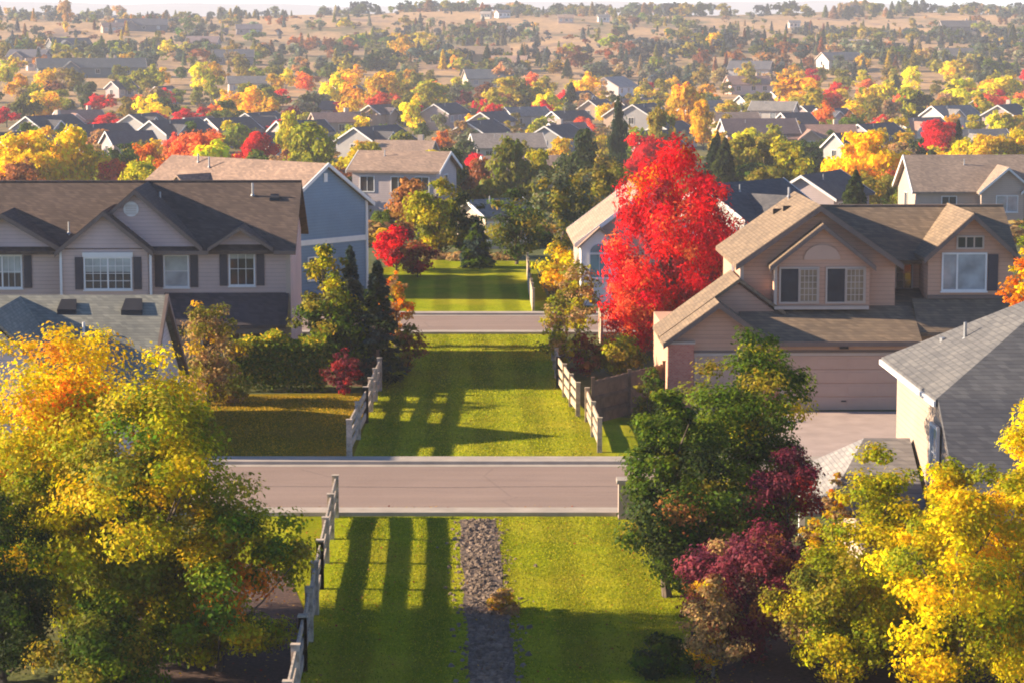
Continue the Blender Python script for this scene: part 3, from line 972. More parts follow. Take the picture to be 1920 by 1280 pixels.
# windows: double, single, single, left
window(th, (-18.55, -0.9, 4.02), 1.95, 1.30, cols=6, rows=4, split=[.5], head=.2, blind=.45)
shutter(th, (-19.0, -0.9, 3.97), .34, 1.42); shutter(th, (-16.46, -0.9, 3.97), .34, 1.42)
window(th, (-15.2, 0, 4.02), .98, 1.32, cols=1, rows=2, head=.2, glass='glass_pale', blind=.5)
shutter(th, (-15.65, 0, 3.97), .34, 1.42); shutter(th, (-14.1, 0, 3.97), .34, 1.42)
window(th, (-12.35, 0, 4.08), 1.02, 1.38, cols=3, rows=2, head=.22, blind=.18)
shutter(th, (-12.82, 0, 4.03), .34, 1.45); shutter(th, (-11.2, 0, 4.03), .34, 1.45)
window(th, (-23.1, 0, 4.0), 1.6, 1.34, cols=6, rows=2, head=.2, blind=.55, split=[.5])
shutter(th, (-21.36, 0, 3.95), .34, 1.44); shutter(th, (-23.6, 0, 3.95), .34, 1.44)
for x, y in ((-19.6, -.94), (-15.72, -.94)):
    MB().box(x - .05, x + .05, y - .08, y - .01, 3.3, 5.7).build('downspout', M['white'], th)
MB().box(-9.92, -9.72, -.04, .3, 0, 5.7).build('corner_board', M['trim_tan'], th)
sk = MB(); sk.slab([(-15.25, -1.75, 2.5), (-9.8, -1.75, 2.5), (-9.8, -.003, 3.72), (-15.25, -.003, 3.72)], .15)
sk.build('porch_roof', M['shingle'], th, (0.085, 0.07, 0.075))  # shade on this roof put into a darker, bluer shingle colour
MB().box(-15.2, -9.85, -1.72, -1.6, 2.12, 2.34).build('porch_beam', M['trim_brown'], th)
for x in (-15.05, -12.5, -9.98):
    MB().box(x - .08, x + .08, -1.73, -1.57, 0, 2.12).build('porch_post', M['trim_tan'], th)
window(th, (-13.6, 0, .9), 1.6, 1.2, cols=2, split=[.5])
dr = MB().box(-11.6, -10.65, -.06, .02, 0, 2.05).build('door', M['shutter'], th)
MB().box(-10.82, -10.77, -.12, -.06, .95, 1.1).build('handle', M['metal'], dr)

# ================================================================== grey roofed house in front of it
gh = empty('gable_house', (0, 0, 0), 0, 'house with a weathered grey green roof and pale gable end behind the orange tree', 'house')
mark(180, 620, 'grey green roof')
X1 = -13.35
w = MB(); w.prism_x([(91.2, -.2), (101.9, -.2), (101.9, 1.62), (96.6, 5.05), (91.2, 1.62)], -26, X1)
w.prism_y([(-22.4, -.2), (-14.9, -.2), (-14.9, 1.6), (-18.65, 4.9), (-22.4, 1.6)], 90.95, 96)
w.build('wall', M['siding'], gh, (0.56, 0.52, 0.52))
r = MB()
r.slab([(-26.2, 90.8, 1.56), (X1 + .22, 90.8, 1.56), (X1 + .22, 96.6, 5.3), (-26.2, 96.6, 5.3)], .15)
r.slab([(X1 + .22, 102.3, 1.56), (-26.2, 102.3, 1.56), (-26.2, 96.6, 5.302), (X1 + .22, 96.6, 5.302)], .15)
gable_slabs(r, -18.65, 3.75, 1.8, 5.26, 90.6, 96.7, .14, .25)
rf = r.build('roof', M['shingle'], gh, (0.225, 0.23, 0.20))
vent_pipe(rf, -15.95, 94.6, 4.0, .5, .05, 'white')
roof_vent(rf, -16.75, 95.9, 4.88, .645, .36); roof_vent(rf, -14.3, 95.9, 4.88, .645, .40)
f = MB()
f.slab([(X1 + .20, 90.85, 1.585), (X1 + .32, 90.85, 1.585), (X1 + .32, 96.6, 5.33), (X1 + .20, 96.6, 5.33)], .26)
f.slab([(X1 + .20, 96.6, 5.33), (X1 + .32, 96.6, 5.33), (X1 + .32, 102.35, 1.585), (X1 + .20, 102.35, 1.585)], .26)
f.build('fascia', M['trim_brown'], gh)
window(gh, (X1, 95.7, 1.0), 1.2, 1.1, r=(0, 1, 0), n=(1, 0, 0), cols=2)

# ================================================================== brown house on the right
BW, BR = (0.56, 0.335, 0.235), (0.20, 0.15, 0.105)
bh = empty('family_house', (0, 102, 0), ROT, 'brown two storey house with tan roof, brick pier and wide garage doors', 'house')
mark(1560, 500, 'brown house')
w = MB()
w.box(6.4, 16.25, 0, 9, 0, 2.95)                       # garage floor
w.box(16.25, 22.0, 2.0, 9, 0, 3.4)
w.prism_y([(9.45, 2.95), (15.75, 2.95), (15.75, 5.85), (12.6, 7.98), (9.45, 5.85)], 2.0, 9.2)
w.box(15.75, 17.1, 4.0, 9.0, 3.0, 5.9)
w.prism_y([(17.1, 3.4), (20.6, 3.4), (20.6, 6.2), (18.85, 7.62), (17.1, 6.2)], 2.0, 9.0)
w.build('wall', M['siding'], bh, BW)
g = MB()
g.prism_y([(6.4, 2.96), (10.15, 2.96), (8.28, 4.22)], 0.0, 2.0)
g.prism_y([(6.45, 2.97), (11.9, 2.97), (9.2, 5.0)], 1.6, 3.0)
g.prism_y([(10.7, 4.0), (14.6, 4.0), (14.6, 5.82), (12.65, 7.28), (10.7, 5.82)], 1.45, 2.01)
g.build('gable_wall', M['siding'], bh, (0.55, 0.33, 0.235))
r = MB()
# big front gable running back, slopes along x
gable_slabs(r, 12.58, 3.15, 5.95, 8.16, 1.55, 9.6, .17, .28)
gable_slabs(r, 12.65, 2.0, 5.85, 7.45, 1.1, 2.9, .13, .16)
gable_slabs(r, 18.85, 1.75, 6.22, 7.82, 1.55, 7.2, .15, .25)
# main camera facing slope and its back
r.slab([(12.6, 3.45, 5.72), (21.2, 3.45, 5.72), (21.2, 7.0, 7.72), (12.6, 7.0, 7.72)], .17)
r.slab([(21.2, 10.4, 5.72), (12.6, 10.4, 5.72), (12.6, 7.0, 7.722), (21.2, 7.0, 7.722)], .17)
# garage gable, and the longer left slope behind it
gable_slabs(r, 8.28, 1.95, 3.0, 4.42, -.42, 2.4, .15, .28)
r.slab([(6.05, 1.35, 2.84), (9.3, 1.35, 5.2), (9.3, 4.9, 5.2), (6.05, 4.9, 2.84)], .16)
r.slab([(9.3, 1.35, 5.2), (11.2, 1.35, 3.8), (11.2, 2.2, 3.8), (9.3, 2.2, 5.2)], .16)
# skirt over the double garage door, lower roof on the right
r.slab([(9.3, -.5, 2.86), (16.45, -.5, 2.86), (16.45, 1.99, 4.0), (9.3, 1.99, 4.0)], .15)
r.slab([(16.46, .3, 3.1), (22.3, .3, 3.1), (22.3, 1.99, 4.28), (16.46, 1.99, 4.28)], .15)
r.slab([(15.76, 1.99, 3.999), (17.09, 1.99, 3.999), (17.09, 3.99, 4.5), (15.76, 3.99, 4.5)], .12)
rf = r.build('roof', M['shingle'], bh, BR)
MB().box(12.6, 21.2, 6.92, 7.08, 7.70, 7.77).build('ridge_cap', M['shingle'], rf, (0.27, 0.2, 0.15))
roof_vent(rf, 11.55, 7.4, 7.42, 0.0, .2); roof_vent(rf, 11.85, 6.4, 7.62, 0.0, .2)
vent_pipe(rf, 12.2, 8.6, 8.0, .4)
rake_trim(bh, 12.58, 3.15, 5.95, 8.16, 1.55, over=.28, drop=.02, w=.24)
rake_trim(bh, 12.65, 2.0, 5.85, 7.45, 1.1, over=.16, drop=.02, w=.2)
rake_trim(bh, 18.85, 1.75, 6.22, 7.82, 1.55, over=.25, drop=.02, w=.22)
rake_trim(bh, 8.28, 1.95, 3.0, 4.42, -.42, over=.28, drop=.02, w=.22)
MB().box(9.95, 16.45, -.6, -.5, 2.66, 2.86).build('gutter', M['trim_brown'], bh)
MB().box(6.26, 7.3, -.22, -.004, 0, 2.72).build('brick_pier', M['brick'], bh)
MB().box(6.2, 7.36, -.26, .05, 2.72, 2.82).build('pier_cap', M['trim_tan'], bh)
MB().box(10.0, 10.75, -.08, -.004, 0, 2.5).build('brick_pier', M['brick'], bh)


def garage_door(parent, x0, x1, z1, rows=4, cols=4):
    fr = MB().box(x0 - .12, x0, -.06, .0, 0, z1 + .12).box(x1, x1 + .12, -.06, .0, 0, z1 + .12).box(x0, x1, -.06, .0, z1, z1 + .12)
    d = MB()
    for j in range(rows):
        za, zb = z1 * j / rows + .02, z1 * (j + 1) / rows - .02
        d.box(x0, x1, -.03, .0, za, zb)
        for i in range(cols):
            xa = x0 + (x1 - x0) * (i + .12) / cols; xb = x0 + (x1 - x0) * (i + .88) / cols
            d.box(xa, xb, -.045, -.03, za + .1, zb - .1)
    dd = d.build('garage_door', M['garage'], parent)
    fr.build('frame', M['trim_tan'], dd)
    MB().box((x0 + x1) / 2 - .1, (x0 + x1) / 2 + .1, -.075, -.045, .35, .40).build('handle', M['darkmetal'], dd)


garage_door(bh, 7.45, 9.85, 2.22, cols=2)
garage_door(bh, 10.95, 15.85, 2.22, cols=4)
MB().box(6.42, 16.2, -.05, -.004, 2.36, 2.44).build('band_board', M['trim_brown'], bh)
MB().box(13.2, 13.55, -.16, -.03, 2.50, 2.62).build('wall_lamp', M['darkmetal'], bh)
# upper windows
for x in (10.98, 12.88):
    window(bh, (x, 1.45, 4.22), 1.5, 1.36, cols=2, rows=1, split=[.5], frame='trim_tan', glass='glass', sill=0.0, mull=0.0)
    window(bh, (x + .80, 1.40, 4.26), .66, 1.28, cols=4, rows=5, frame='trim_tan', glass='glass_warm', sill=0, fw=.03, mull=.03)
MB().box(10.72, 14.58, 1.30, 1.45, 3.92, 4.05).build('band_board', M['trim_tan'], bh)
MB().box(10.7, 10.82, 1.36, 1.45, 4.05, 5.8).build('corner_board', M['trim_tan'], bh)
arch = MB()
pts = [(12.65 + .75 * math.cos(a), 5.95 + .62 * math.sin(a)) for a in np.linspace(0, math.pi, 14)]
arch.prism_y([(p[0], p[1]) for p in pts], 1.38, 1.449)
arch.build('arched_panel', M['garage'], bh)
window(bh, (16.15, 4.0, 4.5), .62, 1.32, cols=2, rows=4, frame='trim_tan', sill=0)
window(bh, (17.72, 2.0, 4.66), 1.72, 1.44, cols=1, rows=1, split=[.33], frame='white', glass='glass_pale', sill=.06)
window(bh, (18.3, 2.0, 6.38), 1.0, .42, cols=3, rows=1, frame='trim_tan', glass='glass', sill=0, mull=.06)
shutter(bh, (19.55, 2.0, 4.6), .42, 1.5)
MB().box(17.08, 20.6, 1.9, 2.0, 4.28, 4.42).build('band_board', M['trim_brown'], bh)
MB().box(9.37, 9.52, 1.92, 2.06, 3.9, 5.8).build('corner_board', M['trim_tan'], bh)
MB().box(9.40, 9.448, 4.6, 5.5, 4.3, 5.5).build('side_window', M['glass_pale'], bh)

# ================================================================== pale house with slate roof at the lower right
ph = empty('slate_roof_house', (0, 0, 0), 0, 'pale beige house with a steep slate grey hipped roof behind the golden trees', 'house')
mark(1800, 740, 'slate grey roof')
A = Vector((11.28, 77.5, 5.5)); B = Vector((11.55, 69.0, 5.5))
pit = .60
ridge = Vector((16.0, 73.3, 5.5 + 4.5 * pit)); ridge2 = Vector((24.0, 73.3, ridge.z))
wl = MB()
wl.add([(11.75, 77.3, -.2), (11.95, 66.3, -.2), (11.95, 66.3, 3.75), (11.98, 69.1, 5.35), (11.75, 77.3, 5.35)], [(0, 1, 2, 3, 4)])
wl.add([(11.95, 66.3, -.2), (24, 66.3, -.2), (24, 66.3, 3.6), (11.95, 66.3, 3.6)], [(0, 1, 2, 3)])
wl.add([(11.75, 77.3, -.2), (11.75, 77.3, 5.35), (24, 77.3, 5.35), (24, 77.3, -.2)], [(0, 1, 2, 3)])
wl.build('wall', M['siding'], ph, (0.40, 0.315, 0.255), fix=False)
r = MB()
r.slab([A, B, ridge], .2)
r.slab([B, (24, 69.0, 5.5), ridge2, ridge], .2)
r.slab([ridge, ridge2, (24, 77.5, 5.5), A], .2)
rf = r.build('roof', M['shingle'], ph, (0.12, 0.121, 0.126))
lo = MB().slab([(11.62, 65.9, 3.45), (24, 65.9, 3.45), (24, 69.0, 5.502), (11.62, 69.0, 5.502)], .18)
lo.build('lower_roof', M['shingle'], ph, (0.10, 0.102, 0.112))  # same shingles as the upper roof, tinted darker for its shaded look
vent_pipe(rf, 13.2, 74.0, 6.5, .5, .05)
vent_pipe(rf, 12.75, 75.2, 6.0, .4, .09, 'metal')
f = MB().bar(A + Vector((-.03, 0, -.13)), B + Vector((-.03, 0, -.13)), .06, .15)
f.build('fascia', M['white'], ph)
window(ph, (11.83, 71.1, 3.0), .9, 1.45, r=(.02, -1, 0), n=(-1, -.02, 0), cols=1, rows=2, glass='glass_pale', fw=.1)
# small hipped porch roof at its foot
po = MB()
e0, e1, e2, e3 = (8.6, 77.6, 2.0), (8.75, 70.8, 2.0), (11.7, 70.8, 2.0), (11.7, 77.6, 2.0)
q1, q2 = (10.35, 74.3, 3.55), (11.7, 74.3, 3.55)
po.slab([e0, e1, q1], .15); po.slab([e1, e2, q2, q1], .15); po.slab([q1, q2, e3, e0], .15)
po.build('porch_roof', M['shingle'], ph, (0.215, 0.21, 0.215))
for p in ((8.9, 77.3), (8.95, 71.1)):
    MB().box(p[0] - .09, p[0] + .09, p[1] - .09, p[1] + .09, 0, 1.95).build('porch_post', M['white'], ph)
MB().box(10.0, 11.7, 71.2, 77.2, 0, 1.9).build('porch_wall', M['siding'], ph, (0.5, 0.42, 0.36))

# ================================================================== slate blue house behind the townhouse
P0 = Vector((-10.4, 145, 0))
blu = empty('blue_house', P0, math.atan2(-8.5, 9.7), 'slate blue sided house with a white band and tan roof behind the townhouse', 'house')
mark(620, 400, 'slate blue house')
# local x points along the ridge towards the gable that faces the lawn; ridge at y=0
w = MB(); w.prism_x([(-3.3, -.3), (3.3, -.3), (3.3, 5.2), (0, 7.25), (-3.3, 5.2)], -13, -.25)
w.build('wall', M['siding'], blu, (0.175, 0.265, 0.38))
r = MB()
r.slab([(-13.3, -3.7, 4.98), (0, -3.7, 4.98), (0, 0, 7.42), (-13.3, 0, 7.42)], .18)
r.slab([(0, 3.7, 4.98), (-13.3, 3.7, 4.98), (-13.3, 0, 7.422), (0, 0, 7.422)], .18)
rf = r.build('roof', M['shingle'], blu, (0.27, 0.19, 0.15))
vent_pipe(rf, -9, -.9, 6.9, .6); vent_pipe(rf, -10.4, -.5, 7.1, .5)
cg = MB(); gable_slabs(cg, -8.5, 1.3, 5.6, 6.6, -3.9, -1.0, .12, .1)
cg.build('dormer_roof', M['shingle'], blu, (0.33, 0.235, 0.18))
MB().prism_y([(-9.6, 5.0), (-7.4, 5.0), (-7.4, 5.55), (-8.5, 6.45), (-9.6, 5.55)], -3.75, -1.2).build('dormer_wall', M['siding'], blu, (0.5, 0.42, 0.36))
MB().box(-.25, -.19, -3.34, 3.34, 2.85, 3.15).build('band_board', M['white'], blu)
MB().box(-.3, -.17, 3.2, 3.36, 0, 5.2).build('corner_board', M['white'], blu)
MB().box(-.25, -.2, -.14, .14, 6.35, 6.85).build('gable_vent', M['white'], blu)
fa = MB()
fa.slab([(-.02, -3.72, 5.0), (.06, -3.72, 5.0), (.06, 0, 7.45), (-.02, 0, 7.45)], .22)
fa.slab([(-.02, 0, 7.452), (.06, 0, 7.452), (.06, 3.72, 5.0), (-.02, 3.72, 5.0)], .22)
fa.build('fascia', M['white'], blu)
window(blu, (-.25, -1.4, .9), 1.4, 1.2, r=(0, 1, 0), n=(1, 0, 0), cols=2)


# ================================================================== simple gabled houses
def gabled(name, label, X, Y, rz, Wd, D, eave, pitch, wall, roof, wins=True, cross=None, chimney=False, trim='white', garage=False, z=None, land=None, px=None, fine=True):
    """ridge along local x; front face at y = -D/2"""
    z = zt(X, Y) if z is None else z
    root = empty(name, (X, Y, z), rz, label, 'house', 'houses of the valley and hill' if name in ('suburb_house', 'hillside_house') else None)
    zp = eave + D / 2 * pitch
    w = MB(); w.prism_x([(-D / 2, -2.5), (D / 2, -2.5), (D / 2, eave), (0, zp), (-D / 2, eave)], -Wd / 2, Wd / 2)
    w.build('wall', M['siding'], root, wall)
    o = .4
    r = MB()
    r.slab([(-Wd / 2 - o, -D / 2 - o, eave - o * pitch + .2), (Wd / 2 + o, -D / 2 - o, eave - o * pitch + .2), (Wd / 2 + o, 0, zp + .2), (-Wd / 2 - o, 0, zp + .2)], .18)
    r.slab([(Wd / 2 + o, D / 2 + o, eave - o * pitch + .2), (-Wd / 2 - o, D / 2 + o, eave - o * pitch + .2), (-Wd / 2 - o, 0, zp + .202), (Wd / 2 + o, 0, zp + .202)], .18)
    for cx, half, k in (cross or []):
        gable_slabs(r, cx, half, eave + .2, eave + .2 + half * k, -D / 2 - 1.3, 0, .15, .3)
    rf = r.build('roof', M['shingle'], root, roof)
    for cx, half, k in (cross or []):
        gw = MB().prism_y([(cx - half, -2.5), (cx + half, -2.5), (cx + half, eave), (cx, eave + half * k), (cx - half, eave)], -D / 2 - .9, -.5)
        gw.build('gable_wall', M['siding'], root, tuple(min(.8, c * 1.05) for c in wall))
        rake_trim(root, cx, half, eave + .2, eave + .2 + half * k, -D / 2 - 1.3, over=.3, drop=.02, w=.22, m=trim)
        if fine:
            window(root, (cx - half * .4, -D / 2 - .9, eave - 1.7), half * .8, 1.3, cols=2, split=[.5], frame='white', glass=random.choice(['glass', 'glass_pale']))
    for s in (-1, 1):
        e = s * (Wd / 2 + o)
        a, b = min(e, e + s * .07), max(e, e + s * .07)
        f = MB()
        f.slab([(a, -D / 2 - o, eave - o * pitch + .22), (b, -D / 2 - o, eave - o * pitch + .22), (b, 0, zp + .22), (a, 0, zp + .22)], .26)
        f.slab([(a, 0, zp + .222), (b, 0, zp + .222), (b, D / 2 + o, eave - o * pitch + .22), (a, D / 2 + o, eave - o * pitch + .22)], .26)
        f.build('fascia', M[trim], root)
    if chimney:
        MB().box(Wd * .22, Wd * .22 + .8, .3, 1.1, zp - 1, zp + 1.0).build('chimney', M['trim_tan'], rf)
    elif fine:
        vent_pipe(rf, -Wd * .2, -D * .15, zp - D * .15 * pitch + .2, .5)
    if wins:
        for x in (-Wd * .32, Wd * .05, Wd * .33):
            if any(abs(x - c) < h + .8 for c, h, _ in (cross or [])): continue
            window(root, (x - .6, -D / 2, eave - 1.75), 1.2, 1.25, cols=2, frame='white', glass=random.choice(['glass', 'glass_pale']), sill=0, mull=.04)
        for s in (-1, 1):
            window(root, (s * Wd / 2, s * -.9, eave - 1.7), 1.1, 1.25, r=(0, s, 0), n=(s, 0, 0), cols=2, frame='white', sill=0, mull=.04)
    if garage:
        MB().box(-Wd * .42, -Wd * .42 + 4.6, -D / 2 - .06, -D / 2, -.2, 2.1).build('garage_door', M['white'], root)
    if land and px: mark(px[0], px[1], land)
    return root


TANR, GREYR, DARKR, ROSER = (0.33, 0.235, 0.18), (0.22, 0.21, 0.205), (0.085, 0.085, 0.095), (0.31, 0.19, 0.155)
CRM, WHT, GRY, LAV, TANW = (0.60, 0.49, 0.38), (0.50, 0.475, 0.46), (0.32, 0.31, 0.32), (0.40, 0.33, 0.34), (0.42, 0.31, 0.24)

# house behind the red maple: tan roof, white gabled bay with a teal arched window
rh = gabled('bay_window_house', 'white trimmed house with tan roof and teal arched window behind the red maple', 7.0, 144.5, R(-88.7), 9.0, 6.6, 3.45, .76, (0.50, 0.36, 0.29), TANR, wins=False, land='teal window house', px=(1125, 470))
MB().prism_x([(-3.35, -1), (-1.35, -1), (-1.35, 3.3), (-2.35, 4.15), (-3.35, 3.3)], 3.5, 5.3).build('gable_wall', M['white'], rh)
rr = MB()
rr.slab([(3.0, -3.55, 3.22), (5.55, -3.55, 3.22), (5.55, -2.35, 4.32), (3.0, -2.35, 4.32)], .12)
rr.slab([(5.55, -1.15, 3.22), (3.0, -1.15, 3.22), (3.0, -2.35, 4.322), (5.55, -2.35, 4.322)], .12)
rr.build('gable_roof', M['shingle'], rh, TANR)
window(rh, (5.3, -2.85, 1.55), 1.0, 1.25, r=(0, 1, 0), n=(1, 0, 0), cols=2, frame='white', glass='glass_teal')
ap = MB(); ap.prism_x([(-2.35 + .5 * math.cos(t), 2.92 + .45 * math.sin(t)) for t in np.linspace(0, math.pi, 12)], 5.302, 5.36); ap.build('arched_pane', M['glass_teal'], rh)

# other near background houses
gabled('cream_house', 'small cream house between the cottonwood and the shaggy pine', -1.25, 184, R(38), 4.2, 3.4, 2.5, .5, CRM, GREYR, chimney=False, land='small cream house', px=(925, 420))
gabled('lavender_house', 'pale lavender house with tan roof behind the dark conifers', -9.3, 222, R(-14), 7.5, 6.5, 5.7, .42, (0.48, 0.40, 0.40), TANR, land='pale lavender house', px=(745, 315))
gabled('dark_roof_house', 'house with dark slate roof and white gable behind the red maple', 15.9, 176, R(48), 8.5, 6.6, 2.7, .6, WHT, DARKR, cross=[(-1.2, 1.6, .8)], land='dark slate house', px=(1430, 355))
gabled('shaded_house', 'navy shaded house left of the round yellow tree', 28.0, 232, R(62), 9, 6, 3.3, .6, LAV, DARKR, land='navy shaded house', px=(1535, 350))
gabled('white_gable_house', 'tan roofed house with two white trimmed gables at the right edge', 42.0, 222, R(2), 15.5, 8.5, 4.1, .62, (0.46, 0.36, 0.30), (0.30, 0.23, 0.18), cross=[(-.2, 2.2, .85), (2.9, 1.7, .8)], land='twin gable house', px=(1830, 360))
gabled('beige_house', 'low beige house with dark porch roof above the pine tops', 3.2, 300, R(10), 13, 8, 3.2, .5, TANW, TANR, cross=[(1.5, 1.6, .7)], land='low beige house', px=(1000, 275))

# ================================================================== fences
def rail_fence(label, pts, h=1.15, step=2.3, m='grey_wood', rails=3, boards=False, name='rail_fence', gap=0.0, bw=0.14, rail_h=0.13, post_w=0.06):
    root = empty(name, (pts[0][0], pts[0][1], 0), 0, label, 'fence', 'privacy fences' if name == 'privacy_fence' else 'rail and board fences along the lawns')
    o = Vector((pts[0][0], pts[0][1], 0))
    rng = random.Random(len(label))
    for a, b in zip(pts[:-1], pts[1:]):
        a, b = Vector((*a, 0)) - o, Vector((*b, 0)) - o
        L = (b - a).length
        k = max(1, round(L / step))
        for i in range(k + 1):
            p = a.lerp(b, i / k)
            hh = h + rng.uniform(.06, .14)
            pw = post_w
            mb = MB().box(p.x - pw, p.x + pw, p.y - pw, p.y + pw, -.2, hh).box(p.x - pw - .015, p.x + pw + .015, p.y - pw - .015, p.y + pw + .015, hh, hh + .03)
            mb.build('post', M[m], root)
        for j in range(rails):
            z = h * (j + 1) / rails - .10
            mb = MB()
            for i in range(k):
                p, q = a.lerp(b, i / k), a.lerp(b, (i + 1) / k)
                dz = Vector((0, 0, z + rng.uniform(-.03, .03))); dq = Vector((0, 0, z + rng.uniform(-.03, .03)))
                mb.bar(p + dz, q + dq, .05, rail_h * rng.uniform(.9, 1.08))
            mb.build('rail', M[m], root)
        if boards:
            d = (b - a).normalized(); s = Vector((-d.y, d.x, 0))
            mb = MB(); x = 0.0
            while x < L - .02:
                hh = h + rng.uniform(-.02, .03)
                p, q = a + d * x + s * .05, a + d * min(L, x + bw - .012) + s * .05
                c = (p + q) / 2
                mb.bar(Vector((p.x, p.y, hh / 2)), Vector((q.x, q.y, hh / 2)), .025, hh)
                x += bw + gap
            mb.build('slats', M[m], root)
    return root


rail_fence('weathered grey rail fence running down to the bottom edge', [(-5.62, 80.2), (-5.35, 70), (-5.1, 61), (-4.95, 55)], 1.28, step=3.2, rail_h=.25, post_w=.10)
rail_fence('weathered rail fence along the left side of the middle lawn', [(-5.88, 91.3), (-5.72, 99), (-5.62, 107.5)], 1.28, step=3.2, rail_h=.24, post_w=.10)
rail_fence('sunlit board fence with a bend on the right side of the middle lawn', [(3.2, 92.3), (2.95, 99.3)], 1.2, m='pale_wood', name='board_fence', rail_h=.24, post_w=.09, step=3.0)
rail_fence('sunlit board fence by the pale yellow green tree', [(2.62, 100.6), (1.98, 108.5), (1.9, 117)], 1.25, m='pale_wood', name='board_fence', rail_h=.26, post_w=.09, step=3.0)
rail_fence('cream board fence on the right side of the third lawn', [(1.15, 136.2), (1.0, 146), (.95, 156)], 1.15, m='pale_wood', boards=True, name='board_fence')
rail_fence('cream fence end between the second road and the red maple', [(4.25, 120.0), (4.35, 126.0)], 1.7, m='pale_wood', boards=True, name='board_fence')
rail_fence('dark brown privacy fence beside the brick pier', [(3.15, 98.6), (6.2, 103.4)], 1.72, m='brown_wood', boards=True, name='privacy_fence')
rail_fence('shaded brown privacy fence behind the hedge end', [(-8.4, 109.4), (-5.75, 108.6)], 1.5, m='brown_wood', boards=True, name='privacy_fence')
# mailbox post by the road end on the right
mbx = empty('stone_pillar', (3.62, 82.6 + 6.4, 0), 0, 'pale stone pillar at the roadside beside the dark green tree', 'pillar')
mbx.location = (3.66, 80.1, 0)
MB().box(-.28, .28, -.28, .28, 0, 1.15).build('shaft', M['drive'], mbx)
MB().box(-.34, .34, -.34, .34, 1.15, 1.27).build('cap', M['concrete'], mbx)
# ================================================================== shared crowns for the trees of the suburb
PROTO = {}


def proto(kind, level, k):
    """unit plants (height 1, width 1) that the farther trees copy; level 0 has limbs, level 1 is a small single mesh"""
    key = (kind, level, k)
    if key in PROTO: return PROTO[key]
    n = (5200, 900, 260)[level]
    size = (0.072, 0.14, 0.24)[level]
    w3 = [(1.0, 1.0, 1.0, 1), (1.15, 1.1, .9, 1), (.8, .85, 1.0, 1)]
    seed = hash((len(kind), level, k, ord(kind[0]))) % 10000
    if kind == 'conifer':
        V, C, cen = conifer_arrays(seed, 1.0, 0.5, 0.06, n, size * 1.2, [p[:3] for p in w3], .8)
        tm = MB().tube([(0, 0, -.06), (0, 0, .9)], [.035, .008], 6)
    else:
        V, C, cen = crown_arrays(seed, 1.0, 0.5, 0.14 if level == 0 else .06, kind, (34, 18, 11)[level], n, size, w3, clump_r=(.30, .36, .42)[level], sway=.16)
        tm = trunk_mb(seed, 1.0, .14, .025, cen, 7 if level == 0 else 0)
    if level == 0:
        t = bpy.data.meshes.new('trunk'); t.from_pydata(tm.v, [], tm.f); t.materials.append(M['bark'])
        PROTO[key] = (mesh_leaves('crown', V, C), t)
    else:
        PROTO[key] = (mesh_leaves('tree', V, C, tm), None)
    return PROTO[key]


def far_tree(name, label, px, ptop, wpx, Y, color, kind, cat='tree', group=None, level=0, rng=random, hmin=1.5):
    group = group or 'trees between the houses of the valley and hill'
    x = (px - 960) / F * Y
    g = zt(x, Y)
    H = max(hmin, at(px, ptop, Y).z - g)
    W = wpx / F * Y
    crown, tr = proto(kind, level, rng.randrange(4))
    rz = rng.uniform(0, 6.28)
    if level == 0:
        root = empty(name, (x, Y, g), rz, label, cat, group)
        o = bpy.data.objects.new('crown', crown); COL.objects.link(o); o.parent = root
        t = bpy.data.objects.new('trunk', tr); COL.objects.link(t); t.parent = root
        for q in (o, t): q.scale = (W, W, H)
    else:
        root = o = bpy.data.objects.new(name, crown); COL.objects.link(o)
        o.location = (x, Y, g); o.rotation_euler = (0, 0, rz); o.scale = (W, W, H)
        tag(o, label, cat, group)
    o.color = (*color, 1)
    return root


def tone(nm, rng=random, k=0.12):
    c = PAL[nm][rng.randrange(3)]
    s = rng.uniform(1 - k, 1 + k)
    return tuple(max(.002, v * s * rng.uniform(1 - k / 2, 1 + k / 2)) for v in c)


